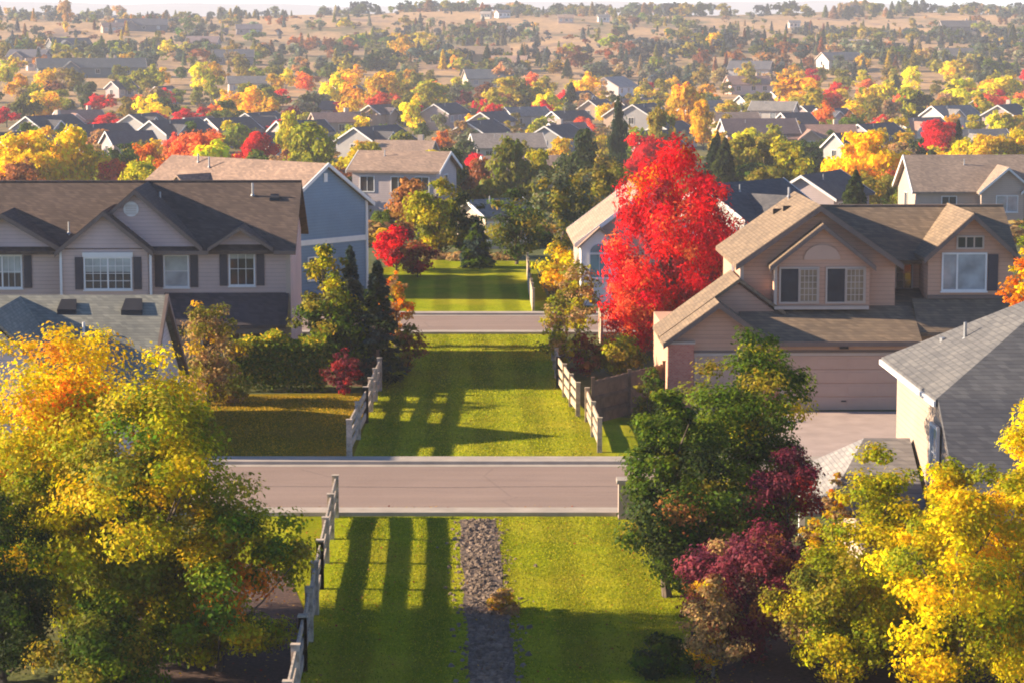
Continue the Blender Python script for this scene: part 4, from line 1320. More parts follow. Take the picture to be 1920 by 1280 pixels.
# (px, top, width, base row, colour, shape, label, landmark)
MIDTREES = [
    (48, 250, 116, 372, 'lemon', 'round', 'big golden yellow tree above the townhouse roof at the frame edge', 'big golden tree'),
    (132, 240, 104, 370, 'lemon', 'oval', 'golden yellow tree with a tall crown next to the big golden tree', 'tall golden tree'),
    (272, 272, 70, 372, 'orange', 'oval', 'bright orange tree above the townhouse ridge', 'bright orange tree'),
    (215, 300, 52, 372, 'coral', 'round', 'small orange red tree between the golden and bright orange trees', None),
    (375, 247, 105, 352, 'coral', 'round', 'coral red spreading tree behind the blue house roof', 'coral spreading tree'),
    (335, 275, 60, 350, 'coral', 'round', 'small coral tree joined to the coral spreading tree', None),
    (481, 250, 66, 330, 'red', 'round', 'round bright red tree above the blue house roof', 'round red tree'),
    (582, 232, 105, 352, 'lime', 'round', 'yellow green tree above the gable of the blue house', 'yellow green gable tree'),
    (545, 212, 48, 318, 'yellow', 'oval', 'narrow yellow tree behind the yellow green gable tree', None),
    (470, 318, 60, 352, 'lime', 'round', 'low lime bush at the dormer of the blue house', None),
    (682, 290, 62, 432, 'dark', 'conifer', 'dark conifer beside the blue house gable', 'dark gable conifer'),
    (655, 335, 44, 432, 'dark', 'oval', 'dark narrow tree behind the blue house gable', None),
    (778, 322, 74, 440, 'dark', 'conifer', 'dark fir in front of the lavender house', 'dark lavender fir'),
    (838, 282, 88, 430, 'dark', 'oval', 'tall dark green tree behind the lawn head cottonwood', None),
    (872, 335, 62, 430, 'russet', 'oval', 'rust brown tree between the dark green trees', None),
    (720, 395, 52, 452, 'green', 'round', 'green shrub tree below the lavender house', None),
    (952, 262, 105, 415, 'olive', 'oval', 'olive gold tree rising over the small cream house', 'olive gold tree'),
    (900, 300, 62, 408, 'russet', 'oval', 'reddish olive tree left of the olive gold tree', None),
    (1012, 285, 72, 408, 'lime', 'oval', 'light olive tree beside the olive gold tree', None),
    (1090, 248, 92, 400, 'dark', 'oval', 'dark green tree above the grey green poplar', 'dark poplar neighbour'),
    (1130, 290, 70, 402, 'olive', 'oval', 'olive tree between the poplar and the red maple', None),
    (1158, 188, 44, 352, 'dark', 'spire', 'tall dark columnar cypress over the rooftops', 'columnar cypress'),
    (1163, 322, 90, 412, 'red', 'round', 'scarlet tree at the left shoulder of the red maple', None),
    (1215, 256, 84, 372, 'red', 'round', 'red tree top rising behind the red maple', None),
    (1402, 256, 96, 372, 'olive', 'round', 'olive green tree right of the red maple top', 'olive maple neighbour'),
    (1466, 263, 98, 374, 'lime', 'oval', 'yellow green tree above the dark slate house', 'lime slate tree'),
    (1622, 250, 116, 392, 'lemon', 'oval', 'brilliant yellow tree behind the brown house roof', 'brilliant yellow tree'),
    (1600, 330, 70, 402, 'lime', 'round', 'lime green bush at the foot of the brilliant yellow tree', None),
    (1668, 330, 55, 402, 'olive', 'round', 'olive bush beside the brilliant yellow tree', None),
    (1755, 226, 84, 308, 'red', 'round', 'round crimson tree over the rooftops near the right edge', 'round crimson tree'),
    (1795, 228, 40, 308, 'dark', 'conifer', 'dark conifer touching the round crimson tree', None),
    (1858, 255, 80, 330, 'gold', 'round', 'gold tree behind the twin gable house', 'gold gable tree'),
    (1905, 245, 70, 330, 'yellow', 'round', 'yellow tree at the frame edge above the twin gables', None),
    (1846, 338, 62, 432, 'tan', 'vase', 'thin tan leaved tree in front of the twin gable house', None),
    (1690, 270, 66, 330, 'tan', 'round', 'pale tan tree between the yellow and crimson trees', None),
    (1345, 250, 40, 335, 'dark', 'conifer', 'dark conifer above the red maple crown', None),
    (1525, 285, 50, 352, 'dark', 'oval', 'dark tree beside the navy shaded house', None),
    (1240, 205, 60, 330, 'olive', 'oval', 'olive tree behind the top of the red maple', None),
    (1290, 160, 70, 262, 'gold', 'oval', 'tall golden tree over the rooftops above the red maple', 'tall gold rooftop tree'),
    (1318, 190, 48, 282, 'yellow', 'oval', 'yellow green narrow tree by the tall golden rooftop tree', None),
    # the colourful band of the suburb
    (85, 172, 52, 222, 'yellow', 'round', 'round yellow tree in the far suburb above the golden pair', 'round suburb yellow'),
    (118, 170, 44, 216, 'lime', 'round', 'lime tree touching the round suburb yellow tree', None),
    (190, 178, 46, 214, 'red', 'round', 'red tree standing among grey roofs above the tall golden tree', 'red roof tree'),
    (15, 203, 52, 240, 'red', 'round', 'crimson tree at the frame edge among the far roofs', None),
    (210, 215, 70, 250, 'red', 'round', 'wide pinkish red tree below the red roof tree', None),
    (292, 210, 46, 250, 'coral', 'round', 'salmon tree left of the scarlet pair', None),
    (350, 205, 44, 242, 'red', 'round', 'left tree of the scarlet pair in the far suburb', 'scarlet pair'),
    (385, 203, 44, 240, 'red', 'round', 'right tree of the scarlet pair with a yellow base', None),
    (255, 180, 46, 212, 'orange', 'round', 'orange bush tree right of the red roof tree', None),
    (425, 190, 66, 250, 'olive', 'round', 'olive tree left of the white gabled far house', None),
    (543, 200, 40, 240, 'burgundy', 'round', 'dark red tree beside the white gabled far house', None),
    (512, 165, 44, 200, 'yellow', 'round', 'small bright yellow tree above the white gabled far house', None),
    (635, 140, 62, 210, 'yellow', 'oval', 'tall yellow tree at the left of the yellow grove', 'yellow grove'),
    (668, 152, 52, 212, 'gold', 'oval', 'gold tree in the middle of the yellow grove', None),
    (715, 135, 62, 200, 'yellow', 'oval', 'broad yellow tree at the right of the yellow grove', None),
    (640, 192, 46, 226, 'red', 'round', 'small crimson tree under the yellow grove', None),
    (706, 180, 36, 218, 'coral', 'round', 'coral tree under the yellow grove', None),
    (745, 200, 42, 232, 'red', 'round', 'red tree left of the bright yellow roof tree', None),
    (780, 188, 44, 246, 'yellow', 'round', 'bright yellow tree between far roofs', 'bright yellow roof tree'),
    (685, 265, 40, 300, 'gold', 'round', 'small gold tree in front of the blue roofed far house', None),
    (805, 152, 72, 210, 'lime', 'round', 'lime yellow tree right of the yellow grove', None),
    (875, 172, 42, 212, 'burgundy', 'round', 'dark red tree behind the slanted far roofs', None),
    (922, 196, 42, 242, 'red', 'oval', 'upright crimson tree among the slanted far roofs', 'upright crimson tree'),
    (1018, 190, 62, 238, 'red', 'oval', 'crimson tree leaning between two far roofs', 'leaning crimson tree'),
    (1085, 220, 46, 262, 'coral', 'round', 'coral red tree right of the leaning crimson tree', None),
    (950, 148, 82, 212, 'gold', 'round', 'wide gold and olive tree above the upright crimson tree', 'wide gold tree'),
    (1100, 138, 62, 196, 'yellow', 'oval', 'golden tree left of the white garage', 'golden garage tree'),
    (755, 65, 46, 112, 'gold', 'round', 'golden tree high on the hillside', 'hillside golden tree'),
    (790, 62, 40, 100, 'yellow', 'round', 'yellow tree right of the hillside golden tree', None),
    (1340, 62, 34, 98, 'yellow', 'oval', 'bright yellow tree on the dry field edge of the far hill', 'field edge yellow tree'),
    (1372, 190, 60, 242, 'gold', 'round', 'orange gold tree over the low tan far roof', None),
    (1480, 140, 92, 212, 'gold', 'round', 'broad gold tree on the far suburb slope', 'broad slope gold tree'),
    (1520, 165, 70, 232, 'lime', 'round', 'lime tree in front of the broad slope gold tree', None),
    (1545, 192, 52, 250, 'orange', 'oval', 'orange tree over the low pink far roof', None),
    (1605, 190, 66, 242, 'yellow', 'round', 'vivid yellow tree right of the orange tree over the pink roof', 'vivid yellow tree'),
    (1622, 165, 40, 210, 'yellow', 'round', 'small vivid yellow tree behind the vivid yellow tree', None),
    (1700, 165, 62, 232, 'lime', 'oval', 'lime tree left of the russet band of trees', None),
    (1662, 218, 56, 258, 'red', 'round', 'crimson tree left of the round crimson tree', None),
    (1800, 150, 80, 212, 'yellow', 'round', 'wide yellow tree above the rust coloured tree', None),
    (1838, 178, 82, 232, 'coral', 'round', 'rust coloured spreading tree near the right edge', 'rust spreading tree'),
    (1870, 145, 82, 200, 'yellow', 'round', 'golden tree at the far right suburb edge', None),
    (1912, 170, 40, 210, 'coral', 'round', 'red tree at the right frame edge of the far suburb', None),
    (128, 2, 26, 52, 'tan', 'vase', 'bare tan tree standing alone on the left skyline', 'lone skyline tree'),
    (400, 118, 46, 165, 'gold', 'round', 'yellow tree at the foot of the left hill', None),
    (375, 118, 50, 172, 'yellow', 'round', 'gold and yellow tree next to the yellow foot hill tree', None),
    (310, 128, 30, 160, 'yellow', 'round', 'small yellow tree left of the two foot hill trees', None),
]
for px, ptop, wpx, pb, c, kind, lab, land in MIDTREES:
    Y = depth_of(px, pb)
    lv = 0 if Y < 480 else 1
    nm = 'conifer_tree' if kind == 'conifer' else 'autumn_tree' if c in ('yellow', 'gold', 'orange', 'coral', 'red', 'burgundy', 'russet', 'tan', 'lemon') else 'leafy_tree'
    far_tree(nm, lab, px, ptop, wpx, Y, tone(c), kind, level=lv)
    USED.add(lab)
    if land: mark(px, (ptop + pb) / 2, land)

# ================================================================== houses of the far suburb
FH = [
    # px, base row, rotation, width, wall, roof, cross gable, label, landmark
    (95, 262, 20, 15, LAV, DARKR, 1, 'long mauve roofed house behind the tall golden tree', 'long mauve roof'),
    (190, 268, -15, 14, GRY, DARKR, 0, 'slate roofed house above the bright orange tree', 'slate roofed house'),
    (30, 285, 10, 13, LAV, DARKR, 0, 'dark roofed house behind the big golden tree', None),
    (330, 272, 8, 15, GRY, DARKR, 1, 'dark blue roofed house behind the coral tree', 'dark blue roof'),
    (150, 232, 30, 12, WHT, ROSER, 1, 'white trimmed house with stepped gables below the round suburb yellow', None),
    (490, 240, 35, 14, WHT, DARKR, 1, 'white gabled far house with navy roof', 'white gabled house'),
    (430, 262, -10, 12, LAV, DARKR, 0, 'navy roofed house left of the white gabled far house', None),
    (705, 278, 24, 16, GRY, DARKR, 1, 'far house with a blue shaded roof and white rakes', 'blue roofed house'),
    (760, 302, -12, 11, TANW, TANR, 0, 'far house with a dull tan roof below the blue roofed house', None),
    (835, 228, 40, 13, LAV, DARKR, 0, 'mauve house right of the bright yellow roof tree', None),
    (900, 262, 42, 15, LAV, DARKR, 0, 'far house with a long slanted rake left of the crimson tree', 'slanted rake house'),
    (950, 292, 12, 14, WHT, (0.36, 0.30, 0.25), 0, 'far house with a pale sunlit roof edge', 'pale roof edge house'),
    (1045, 282, 40, 13, GRY, DARKR, 0, 'dark slant roofed house below the leaning crimson tree', None),
    (985, 225, 30, 12, GRY, GREYR, 0, 'grey house between the two crimson trees', None),
    (1065, 232, -20, 11, LAV, DARKR, 0, 'mauve roofed house above the coral red tree', None),
    (1205, 232, 40, 15, GRY, DARKR, 1, 'blue grey house with three white rakes', 'three rake house'),
    (1190, 205, 35, 12, WHT, ROSER, 1, 'rose roofed house behind the three rake house', None),
    (1255, 262, 30, 13, WHT, DARKR, 0, 'dark roofed house right of the columnar cypress', None),
    (1420, 272, 8, 16, LAV, (0.12, 0.09, 0.10), 0, 'long brown roofed house above the olive tree', 'long brown roof'),
    (1375, 238, 15, 12, TANW, TANR, 0, 'low tan far roof below the orange gold tree', None),
    (1535, 272, 4, 15, TANW, ROSER, 1, 'low pink roofed house with a pale centre gable', 'low pink roof'),
    (1450, 222, -20, 12, WHT, GREYR, 0, 'pale house left of the lime slope tree', None),
    (1720, 252, 32, 13, WHT, ROSER, 1, 'pink and white house left of the round crimson tree', 'pink white house'),
    (1780, 225, 36, 14, WHT, GREYR, 1, 'white raked house below the rust spreading tree', 'white raked house'),
    (1885, 232, 25, 14, LAV, DARKR, 0, 'dark roofed house at the right edge above the gold tree', None),
    (1640, 265, -8, 13, LAV, DARKR, 0, 'mauve shaded house behind the brilliant yellow tree', None),
    (1830, 280, 18, 13, GRY, GREYR, 1, 'grey far house right of the dark crimson conifer', None),
    (565, 268, -30, 12, LAV, DARKR, 0, 'mauve house behind the yellow green gable tree', None),
    (630, 238, 20, 12, TANW, ROSER, 0, 'rose roofed house under the yellow grove', None),
    (270, 240, 40, 12, WHT, DARKR, 1, 'dark house with white rakes left of the salmon tree', None),
    (1320, 220, 28, 12, WHT, GREYR, 0, 'grey roofed house right of the tall gold rooftop tree', None),
    (1150, 176, 65, 14, (0.75, 0.73, 0.70), (0.30, 0.29, 0.29), 0, 'white ended garage building with grey roof on the valley floor', 'white garage'),
    (915, 160, 12, 14, (0.55, 0.48, 0.38), (0.13, 0.15, 0.17), 0, 'small blue roofed building with a pale end wall', 'blue roofed barn'),
    (465, 178, 10, 10, (0.7, 0.62, 0.55), GREYR, 0, 'tiny pale building with a grey roof at the valley edge', 'tiny pale building'),
    (905, 112, 4, 30, (0.48, 0.33, 0.20), (0.36, 0.25, 0.16), 0, 'long tan hall on the dry slope', 'long tan hall'),
    (955, 128, -6, 18, (0.55, 0.36, 0.28), (0.40, 0.26, 0.20), 0, 'low pinkish building on the dry slope right of the tan hall', None),
    (175, 140, 14, 32, (0.13, 0.16, 0.17), (0.10, 0.115, 0.13), 1, 'wide blue grey building on the left hillside', 'wide blue building'),
    (270, 55, 8, 36, (0.14, 0.15, 0.18), (0.09, 0.10, 0.13), 1, 'large slate blue house high on the left hill', 'slate hilltop house'),
    (135, 95, 30, 24, (0.15, 0.16, 0.18), (0.10, 0.11, 0.13), 1, 'blue grey house on the mid slope of the left hill', 'mid slope house'),
    (440, 118, 6, 22, (0.20, 0.21, 0.24), (0.10, 0.11, 0.14), 0, 'blue grey house right of the wide blue building', None),
    (60, 118, -12, 20, (0.3, 0.26, 0.28), (0.12, 0.12, 0.15), 1, 'mauve house near the left frame edge on the slope', None),
    (72, 128, 20, 9, (0.75, 0.68, 0.6), TANR, 0, 'small bright house on the left slope', None),
    (385, 88, -8, 20, (0.36, 0.28, 0.28), (0.2, 0.15, 0.16), 0, 'mauve brown house in the middle of the left hill', 'mauve hill house'),
    (470, 62, 10, 18, (0.34, 0.28, 0.28), (0.17, 0.15, 0.17), 0, 'brown house on the upper left hill beside the shrubs', None),
    (215, 58, 20, 14, (0.5, 0.38, 0.3), (0.3, 0.2, 0.17), 0, 'rosy house left of the slate hilltop house', None),
    (945, 62, 15, 10, (0.78, 0.72, 0.62), (0.5, 0.42, 0.34), 0, 'cream house on the centre slope under the white tower house', None),
    (942, 30, 30, 11, (0.78, 0.76, 0.72), (0.34, 0.3, 0.28), 0, 'tall white house on the centre skyline', 'white skyline house'),
    (912, 32, -20, 8, (0.7, 0.62, 0.5), (0.34, 0.3, 0.28), 0, 'small cream house left of the white skyline house', None),
    (1130, 38, 10, 9, (0.75, 0.71, 0.66), GREYR, 0, 'white house among skyline trees right of centre', None),
    (1060, 40, 0, 12, (0.55, 0.42, 0.34), (0.35, 0.24, 0.18), 0, 'tan house among skyline trees', None),
    (1485, 40, 10, 9, (0.7, 0.6, 0.52), GREYR, 0, 'pale house in the right skyline trees', None),
    (1600, 92, 6, 14, (0.72, 0.65, 0.56), (0.5, 0.4, 0.34), 0, 'pale house at the left end of the grey wall on the dry field', None),
    (1790, 58, 4, 26, (0.13, 0.13, 0.15), (0.09, 0.09, 0.10), 0, 'long dark barn in the trees of the right skyline', None),
    (1800, 115, 2, 26, (0.20, 0.20, 0.22), (0.12, 0.12, 0.13), 0, 'long grey barn on the dry right field', 'long grey barn'),
    (1570, 130, 25, 13, (0.7, 0.66, 0.62), GREYR, 0, 'white sided house behind the broad slope gold tree', None),
    (1405, 142, -15, 13, (0.55, 0.5, 0.48), (0.13, 0.13, 0.15), 0, 'grey house left of the broad slope gold tree', None),
    (1400, 172, 12, 12, (0.62, 0.45, 0.40), ROSER, 0, 'pinkish roofed house below the grey slope house', None),
]
rs = random.Random(11)
for i, (px, pb, rot, wd, wc, rc, cr, lab, land) in enumerate(FH):
    Y = depth_of(px, pb + (16 if pb > 200 else 4))
    x = (px - 960) / F * Y
    if Y > 1300: Y = rs.uniform(1250, 1350); x = (px - 960) / F * Y
    big = Y < 620
    if 195 < pb < 310 and rc == DARKR: rot = 38 + (rot + 30) * .4
    if 200 < pb < 310: wd *= .78
    d = min(9.0, wd * .62)
    e = 3.6 if (wd < 17 and i % 3 == 0) else 2.7
    if pb < 130: e = 2.6; wd *= .62; d = min(d, wd * .6)
    cross = [(-wd * .2, min(2.4, wd * .16), .75)] if cr else None
    gabled('suburb_house' if big else 'hillside_house', lab, x, Y, R(rot), wd, d, e, .58, wc, rc, wins=True, cross=cross, chimney=(i % 4 == 0),
           trim='white' if wc in (WHT, LAV, GRY) else 'trim_tan', land=land, px=(px, pb - 15), fine=big)

HOUSE_ROWS = True
# a pale wall and field road across the dry slopes
wallo = empty('field_wall', (0, 0, 0), 0, 'long grey retaining wall across the dry right field', 'wall')
pa = [at(px, py, depth_of(px, py)) for px, py in ((1590, 108), (1700, 103), (1850, 98))]
mb = MB()
for a, b in zip(pa[:-1], pa[1:]):
    mb.bar(Vector((a.x, a.y, zt(a.x, a.y) + .3)), Vector((b.x, b.y, zt(b.x, b.y) + .3)), .5, 2.6)
mb.build('wall', M['concrete'], wallo)


# ================================================================== the rest of the suburb's trees, one by one
def unique(desc, px, py, extra=''):
    near = sorted(LAND, key=lambda l: (l[0] - px) ** 2 + (3.0 * (l[1] - py)) ** 2)[:9]

    def rel(l):
        dx, dy = l[0] - px, l[1] - py
        if abs(dx) > 1.3 * abs(dy): return 'left of' if dx > 0 else 'right of'
        return 'behind' if dy > 0 else 'in front of'
    for l in near[:3]:
        s = f'{desc} {rel(l)} the {l[2]}'
        if s not in USED: USED.add(s); return s
    for i in range(len(near)):
        for j in range(i + 1, len(near)):
            a, b = near[i], near[j]
            if len((desc + a[2] + b[2]).split()) > 9: pass
            s = f'{desc} {rel(a)} {a[2]}, {rel(b)} {b[2]}'
            if len(s.split()) > 16: continue
            if s not in USED: USED.add(s); return s
    return f'{desc} among the far trees of the valley'


rh_ = random.Random(31)
for i in range(34):
    Y = 1 / rh_.uniform(1 / 700, 1 / 400)
    px = rh_.uniform(20, 1900)
    x = (px - 960) / F * Y
    if any(abs(x - o.location.x) < 8.5 and abs(Y - o.location.y) < 13 for o in SC.objects if o.parent is None and o.get('category') == 'house'): continue
    wc = rh_.choice([WHT, LAV, GRY, LAV, TANW]); rc = rh_.choice([(0.075, 0.08, 0.10), (0.09, 0.09, 0.11), (0.11, 0.09, 0.10), ROSER])
    wn = {WHT: 'white', LAV: 'mauve', GRY: 'grey', TANW: 'tan'}[wc]
    py = HOR + (CAM_H - zt(x, Y) - 3) * F / Y
    lab = unique(f'small {wn} walled house with {"rose" if rc == ROSER else "navy"} roof', px, py)
    gabled('suburb_house', lab, x, Y, R(rh_.uniform(25, 65)), rh_.uniform(6.5, 9.5), rh_.uniform(5, 6.5), rh_.uniform(2.3, 3.0), rh_.uniform(.55, .7), wc, rc,
           cross=[(-1.2, 1.5, .75)] if i % 2 else None, trim='white', fine=False)

CN = dict(yellow='yellow', gold='gold', orange='orange', coral='coral red', red='crimson', burgundy='dark red', lime='lime', olive='olive', green='green',
          dark='dark green', spruce='blue green', sage='grey green', tan='tan', russet='rusty', slate='blue grey')
SH = dict(round='round', oval='upright', conifer='pointed', spire='narrow', mound='low')
rng = random.Random(21)
cands = []


def scatter(n, y0, y1, cols, kinds, wmin, wmax, level, minsep, x0=-40, x1=1960, name=None, avoid=()):
    placed = 0
    for _ in range(n * 30):
        if placed >= n: break
        Y = 1 / rng.uniform(1 / y1, 1 / y0)
        px = rng.uniform(x0, x1)
        x = (px - 960) / F * Y
        if any((px - a) ** 2 / minsep ** 2 + ((Y - b) / (Y * .035)) ** 2 < 1 for a, b in cands): continue
        if any(a <= px <= b and c <= Y <= d for a, b, c, d in avoid): continue
        cands.append((px, Y))
        c = rng.choices(list(cols), list(cols.values()))[0]
        kind = rng.choices(list(kinds), list(kinds.values()))[0]
        if c in ('dark', 'spruce', 'slate') and rng.random() < .22: kind = 'conifer'
        if kind == 'conifer' and c not in ('dark', 'spruce', 'slate', 'green'): kind = 'oval'
        W = rng.uniform(wmin, wmax)
        H = W * (rng.uniform(1.1, 1.5) if kind == 'conifer' else rng.uniform(.75, 1.1))
        g = zt(x, Y)
        py = HOR + (CAM_H - g - H / 2) * F / Y
        ptop = HOR + (CAM_H - g - H) * F / Y
        size = 'small' if W < wmin + (wmax - wmin) * .33 else 'broad' if W > wmin + (wmax - wmin) * .7 else 'middling'
        desc = f'{size} {CN[c]} {SH[kind]} tree'
        lab = unique(desc, px, py)
        nm = 'conifer_tree' if kind == 'conifer' else 'autumn_tree' if c in ('yellow', 'gold', 'orange', 'coral', 'red', 'burgundy', 'russet', 'tan') else 'leafy_tree'
        far_tree(nm, lab, px, ptop, W * F / Y, Y, tone(c, rng, .2), kind, level=level, rng=rng, hmin=.8)
        placed += 1


WARM = dict(yellow=3.0, gold=2.6, orange=.8, coral=.7, red=.8, lime=4.2, olive=4.2, green=1.4, dark=1.0, russet=.8, tan=1.4, sage=1.4)
BROAD = dict(round=5, oval=4)
scatter(34, 200, 330, dict(olive=3, green=2, dark=2, lime=2, russet=1), BROAD, 3.0, 5.5, 0, 50, avoid=[(-40, 560, 0, 240), (1180, 1690, 0, 215), (1680, 1960, 0, 230)])
scatter(165, 315, 560, WARM, BROAD, 3.0, 5.6, 1, 21)
scatter(215, 560, 800, WARM, BROAD, 3.6, 7.2, 1, 22)
scatter(70, 800, 1000, dict(yellow=.8, gold=1.4, olive=4, dark=2, slate=3, sage=2, russet=1, tan=1.2, lime=1.2), dict(round=6, oval=3), 3.6, 7.0, 1, 26)


# ================================================================== woods of the far hill, which read as one mass
def woods():
    r2 = random.Random(5)
    base = [crown_arrays(400 + k, 1.0, .5, .02, 'round', 9, 120, .30, [(1, 1, 1, 1), (1.2, 1.15, .9, 1), (.75, .8, 1, 1)], clump_r=.45, sway=.2)[:2] for k in range(5)]
    base += [tuple(conifer_arrays(450 + k, 1.0, .34, .04, 140, .2, [(1, 1, 1), (.8, .85, 1)], .8)[:2]) for k in range(3)]
    Vs, Cs = [], []

    def put(x, y, W, H, c, k):
        V, C = base[k]
        a = r2.uniform(0, 6.28)
        m = np.array([[math.cos(a), -math.sin(a), 0], [math.sin(a), math.cos(a), 0], [0, 0, 1]])
        Vs.append((V @ m.T) * np.array([W, W, H]) + np.array([x, y, zt(x, y) - .2]))
        Cs.append(C * np.array(c))
    cols = ['dark'] * 2 + ['slate'] * 5 + ['olive'] * 4 + ['green'] * 2 + ['sage'] * 3 + ['russet', 'russet', 'lime', 'gold', 'spruce', 'tan']
    # irregular clumps on the slope, drawn out sideways
    n = 0
    while n < 152:
        y0 = 1 / r2.uniform(1 / 1400, 1 / 800)
        x0 = r2.uniform(-.26 * y0, .26 * y0)
        m = r2.choice((3, 5, 8, 12, 18, 24))
        if x0 / y0 * F + 960 < 650 and m > 12: m = 9
        dom = r2.choice(cols)
        sx, sy = r2.uniform(5, 22), r2.uniform(5, 26)
        for q in range(m):
            x, y = r2.gauss(x0, sx), r2.gauss(y0, sy)
            k = r2.randrange(8)
            H = r2.uniform(2.0, 5.2); W = H * r2.uniform(1.0, 1.6)
            put(x, y, W if k < 5 else W * .7, H * (1.2 if k >= 5 else 1), tone(dom if r2.random() < .6 else r2.choice(cols), r2, .3), k)
        n += 1
    # skyline belt
    for i in range(540):
        y = r2.uniform(1390, 1540)
        x = r2.uniform(-.27 * y, .27 * y)
        px = 960 + x / y * F
        dens = .35 + .65 * (math.sin(px / 61) + math.sin(px / 143 + 1) > -.4)
        if px < 330: dens *= .55
        if r2.random() > dens: continue
        k = r2.randrange(8)
        H = r2.uniform(3.0, 6.4) * (1.15 if px > 640 else 1); W = H * r2.uniform(1.0, 1.6)
        put(x, y, W, H, tone(r2.choice(['dark', 'dark', 'slate', 'slate', 'olive', 'sage', 'tan']), r2, .25), k)
    # low scrub
    for i in range(520):
        y = r2.uniform(760, 1420)
        x = r2.uniform(-.21 * y, .21 * y)
        H = r2.uniform(.8, 2.2)
        put(x, y, H * 1.8, H, tone(r2.choice(['olive', 'russet', 'slate', 'tan', 'dark']), r2, .25), r2.randrange(5))
    o = bpy.data.objects.new('distant_woods', mesh_leaves('distant_woods', np.concatenate(Vs), np.concatenate(Cs)))
    COL.objects.link(o)
    tag(o, 'woods and scrub covering the far hill up to the skyline', kind='stuff')


woods()


# undergrowth between the houses, a mass nobody could count
def undergrowth():
    r2 = random.Random(9)
    base = [crown_arrays(500 + k, 1.0, .5, .0, 'mound', 10, 170, .24, [(1, 1, 1, 1), (1.2, 1.15, .9, 1), (.75, .8, 1, 1)], clump_r=.42)[:2] for k in range(5)]
    Vs, Cs = [], []
    for i in range(1100):
        Y = 1 / r2.uniform(1 / 780, 1 / 185)
        x = r2.uniform(-.26 * Y, .26 * Y)
        V, C = base[r2.randrange(5)]
        H = r2.uniform(.7, 2.0); W = H * r2.uniform(1.3, 2.2)
        Vs.append(V * np.array([W, W, H]) + np.array([x, Y, zt(x, Y) - .1]))
        Cs.append(C * np.array(tone(r2.choice(['olive', 'green', 'dark', 'lime', 'russet', 'tan', 'gold']), r2, .2)))
    o = bpy.data.objects.new('undergrowth', mesh_leaves('undergrowth', np.concatenate(Vs), np.concatenate(Cs)))
    COL.objects.link(o)
    tag(o, 'low garden bushes between the houses of the valley', kind='stuff')


undergrowth()

# ================================================================== far ridge added to tone down the white sky strip
def added_hills():
    V, Fc = [], []
    n = 160
    for i in range(n + 1):
        x = -2600 + 5200 * i / n
        h = 35 + 5.5 * math.sin(x / 310) + 3.5 * math.sin(x / 127 + 1) + 1.5 * math.sin(x / 47 + 2)
        V += [(x, 6600, -60), (x, 7000, h), (x, 7900, -60)]
    for i in range(n):
        a = 3 * i
        Fc += [(a, a + 3, a + 4, a + 1), (a + 1, a + 4, a + 5, a + 2)]
    mb_ = MB(); mb_.v = V; mb_.f = Fc
    tag(mb_.build('hills', plain('far_hill_scrub', (0.13, 0.13, 0.135), 0.95, 0.3, 0.01), fix=False), kind='structure')


added_hills()

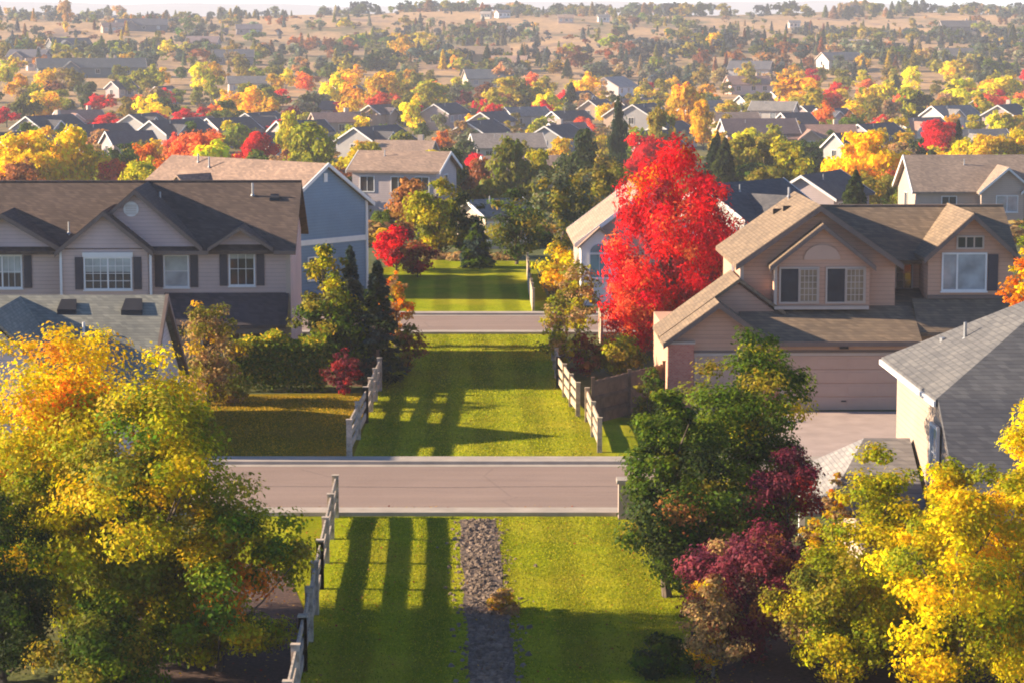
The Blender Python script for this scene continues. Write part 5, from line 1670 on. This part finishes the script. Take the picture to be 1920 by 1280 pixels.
# ================================================================== grass blades and fallen leaves
def blades():
    g = np.random.default_rng(77)
    Ps, Cs, Ss = [], [], []
    for (x0, x1, y0, y1, n) in ((-7.5, 5.0, 57, 80.2, 70000), (-5.6, 2.9, 90.9, 126.5, 30000), (-12.8, -5.9, 90.9, 106, 12000)):
        P = np.stack([g.uniform(x0, x1, n), g.uniform(y0, y1, n), np.full(n, .02)], 1)
        el = -1.72 + (80 - P[:, 1]) * .036; er = -.52 + (80 - P[:, 1]) * .032
        keep = ~((P[:, 1] < 81) & (P[:, 0] > el) & (P[:, 0] < er)) & ~((P[:, 1] < 81) & (P[:, 0] < -5.2))
        keep &= ~((P[:, 1] > 81) & (P[:, 0] > 3.1 - (P[:, 1] - 92) * .05) & (P[:, 0] > 0))
        P = P[keep]; Ps.append(P)
        pal = np.array([(0.27, 0.31, .010), (0.40, 0.40, .014), (0.50, 0.44, .022), (0.19, 0.24, .008)])
        patch = np.sin(P[:, 0] * 1.9 + P[:, 1] * .4) + np.sin(P[:, 1] * 1.3 - P[:, 0] * .7)
        c = pal[g.integers(4, size=len(P))] * g.uniform(.75, 1.2, (len(P), 1)) * (1 + .08 * patch)[:, None]
        if x0 == -12.8: c = c * np.array([1.35, .85, 1.2])
        Cs.append(c); Ss.append(g.uniform(.035, .08, len(P)) * (1 if y0 < 80 else 1.4))
    P = np.concatenate(Ps); C = np.concatenate(Cs); S = np.concatenate(Ss)
    n = len(P)
    T = np.stack([g.normal(size=n) * .45, g.normal(size=n) * .45, np.ones(n)], 1)
    Nn = np.stack([g.normal(size=n), g.normal(size=n), np.full(n, .5)], 1)
    V, C = quads('x', P, Nn, S, C, g, .45, T)
    o = bpy.data.objects.new('grass', mesh_leaves('grass', V, C)); COL.objects.link(o)
    tag(o, 'short mown grass blades on the lawns', kind='stuff')
    # fallen leaves under the trees and along the kerbs
    n = 2600
    cx = np.concatenate([g.normal(-6.3, 1.6, n // 4), g.normal(5.0, 1.4, n // 4), g.uniform(-7, 5, n // 4), g.uniform(-9, 4, n - 3 * (n // 4))])
    cy = np.concatenate([g.uniform(58, 79.8, n // 4), g.uniform(58, 79.8, n // 4), g.uniform(58, 80, n // 4), np.where(g.random(n - 3 * (n // 4)) < .5, 81.3 + np.abs(g.normal(0, .25, n - 3 * (n // 4))), g.uniform(91, 125, n - 3 * (n // 4)))])
    P = np.stack([cx, cy, np.full(n, .035)], 1)
    pal = np.array([(.62, .36, .02), (.5, .2, .03), (.3, .15, .05), (.7, .5, .03), (.4, .05, .03)])
    C = pal[g.integers(5, size=n)] * g.uniform(.6, 1.1, (n, 1))
    V, C = quads('x', P, g.normal(size=(n, 3)) * .3 + np.array([0, 0, 1.0]), g.uniform(.05, .10, n), C, g, .7)
    o = bpy.data.objects.new('fallen_leaves', mesh_leaves('fallen_leaves', V, C)); COL.objects.link(o)
    tag(o, 'dry leaves fallen on the lawns and along the kerb', kind='stuff')


blades()

# ================================================================== air
hm = bpy.data.materials.new('haze'); hm.use_nodes = True
nt = hm.node_tree
for n in list(nt.nodes): nt.nodes.remove(n)
ho = nt.nodes.new('ShaderNodeOutputMaterial')
pv = nt.nodes.new('ShaderNodeVolumePrincipled')
pv.inputs['Color'].default_value = (0.88, 0.91, 1.0, 1)
pv.inputs['Density'].default_value = 0.00021
pv.inputs['Anisotropy'].default_value = 0.0
nt.links.new(pv.outputs[0], ho.inputs['Volume'])
hz = MB().box(-4300, 4300, -80, 9200, -63, 50).build('haze', hm)
tag(hz, kind='stuff')

# ================================================================== light
EL, AZ = R(19.5), R(3)
sv = Vector((-math.cos(AZ) * math.cos(EL), math.sin(AZ) * math.cos(EL), math.sin(EL)))
sun = bpy.data.lights.new('sun', 'SUN')
sun.energy = 5.0
sun.angle = R(0.6)
sun.color = (1.0, 0.80, 0.56)
so = bpy.data.objects.new('sun', sun)
COL.objects.link(so)
so.rotation_euler = (-sv).to_track_quat('-Z', 'Y').to_euler()
wd = bpy.data.worlds.new('World')
SC.world = wd
wd.use_nodes = True
bg = wd.node_tree.nodes['Background']
sky = wd.node_tree.nodes.new('ShaderNodeTexSky')
sky.sky_type = 'NISHITA'
sky.sun_disc = False
sky.sun_elevation = EL
sky.sun_rotation = math.atan2(sv.x, sv.y)
sky.air_density = 0.6
sky.dust_density = 0.0
sky.altitude = 2000
sky.ozone_density = 2.5
wd.node_tree.links.new(sky.outputs[0], bg.inputs['Color'])
bg.inputs['Strength'].default_value = 0.09

SC.view_settings.view_transform = 'Standard'
SC.view_settings.look = 'None'
SC.view_settings.gamma = 1.0
SC.view_settings.exposure = 1.62
SC.render.engine = 'CYCLES'
SC.cycles.use_denoising = True
SC.cycles.filter_width = 1.9
SC.cycles.max_bounces = 6
SC.cycles.transparent_max_bounces = 4
SC.cycles.volume_bounces = 0
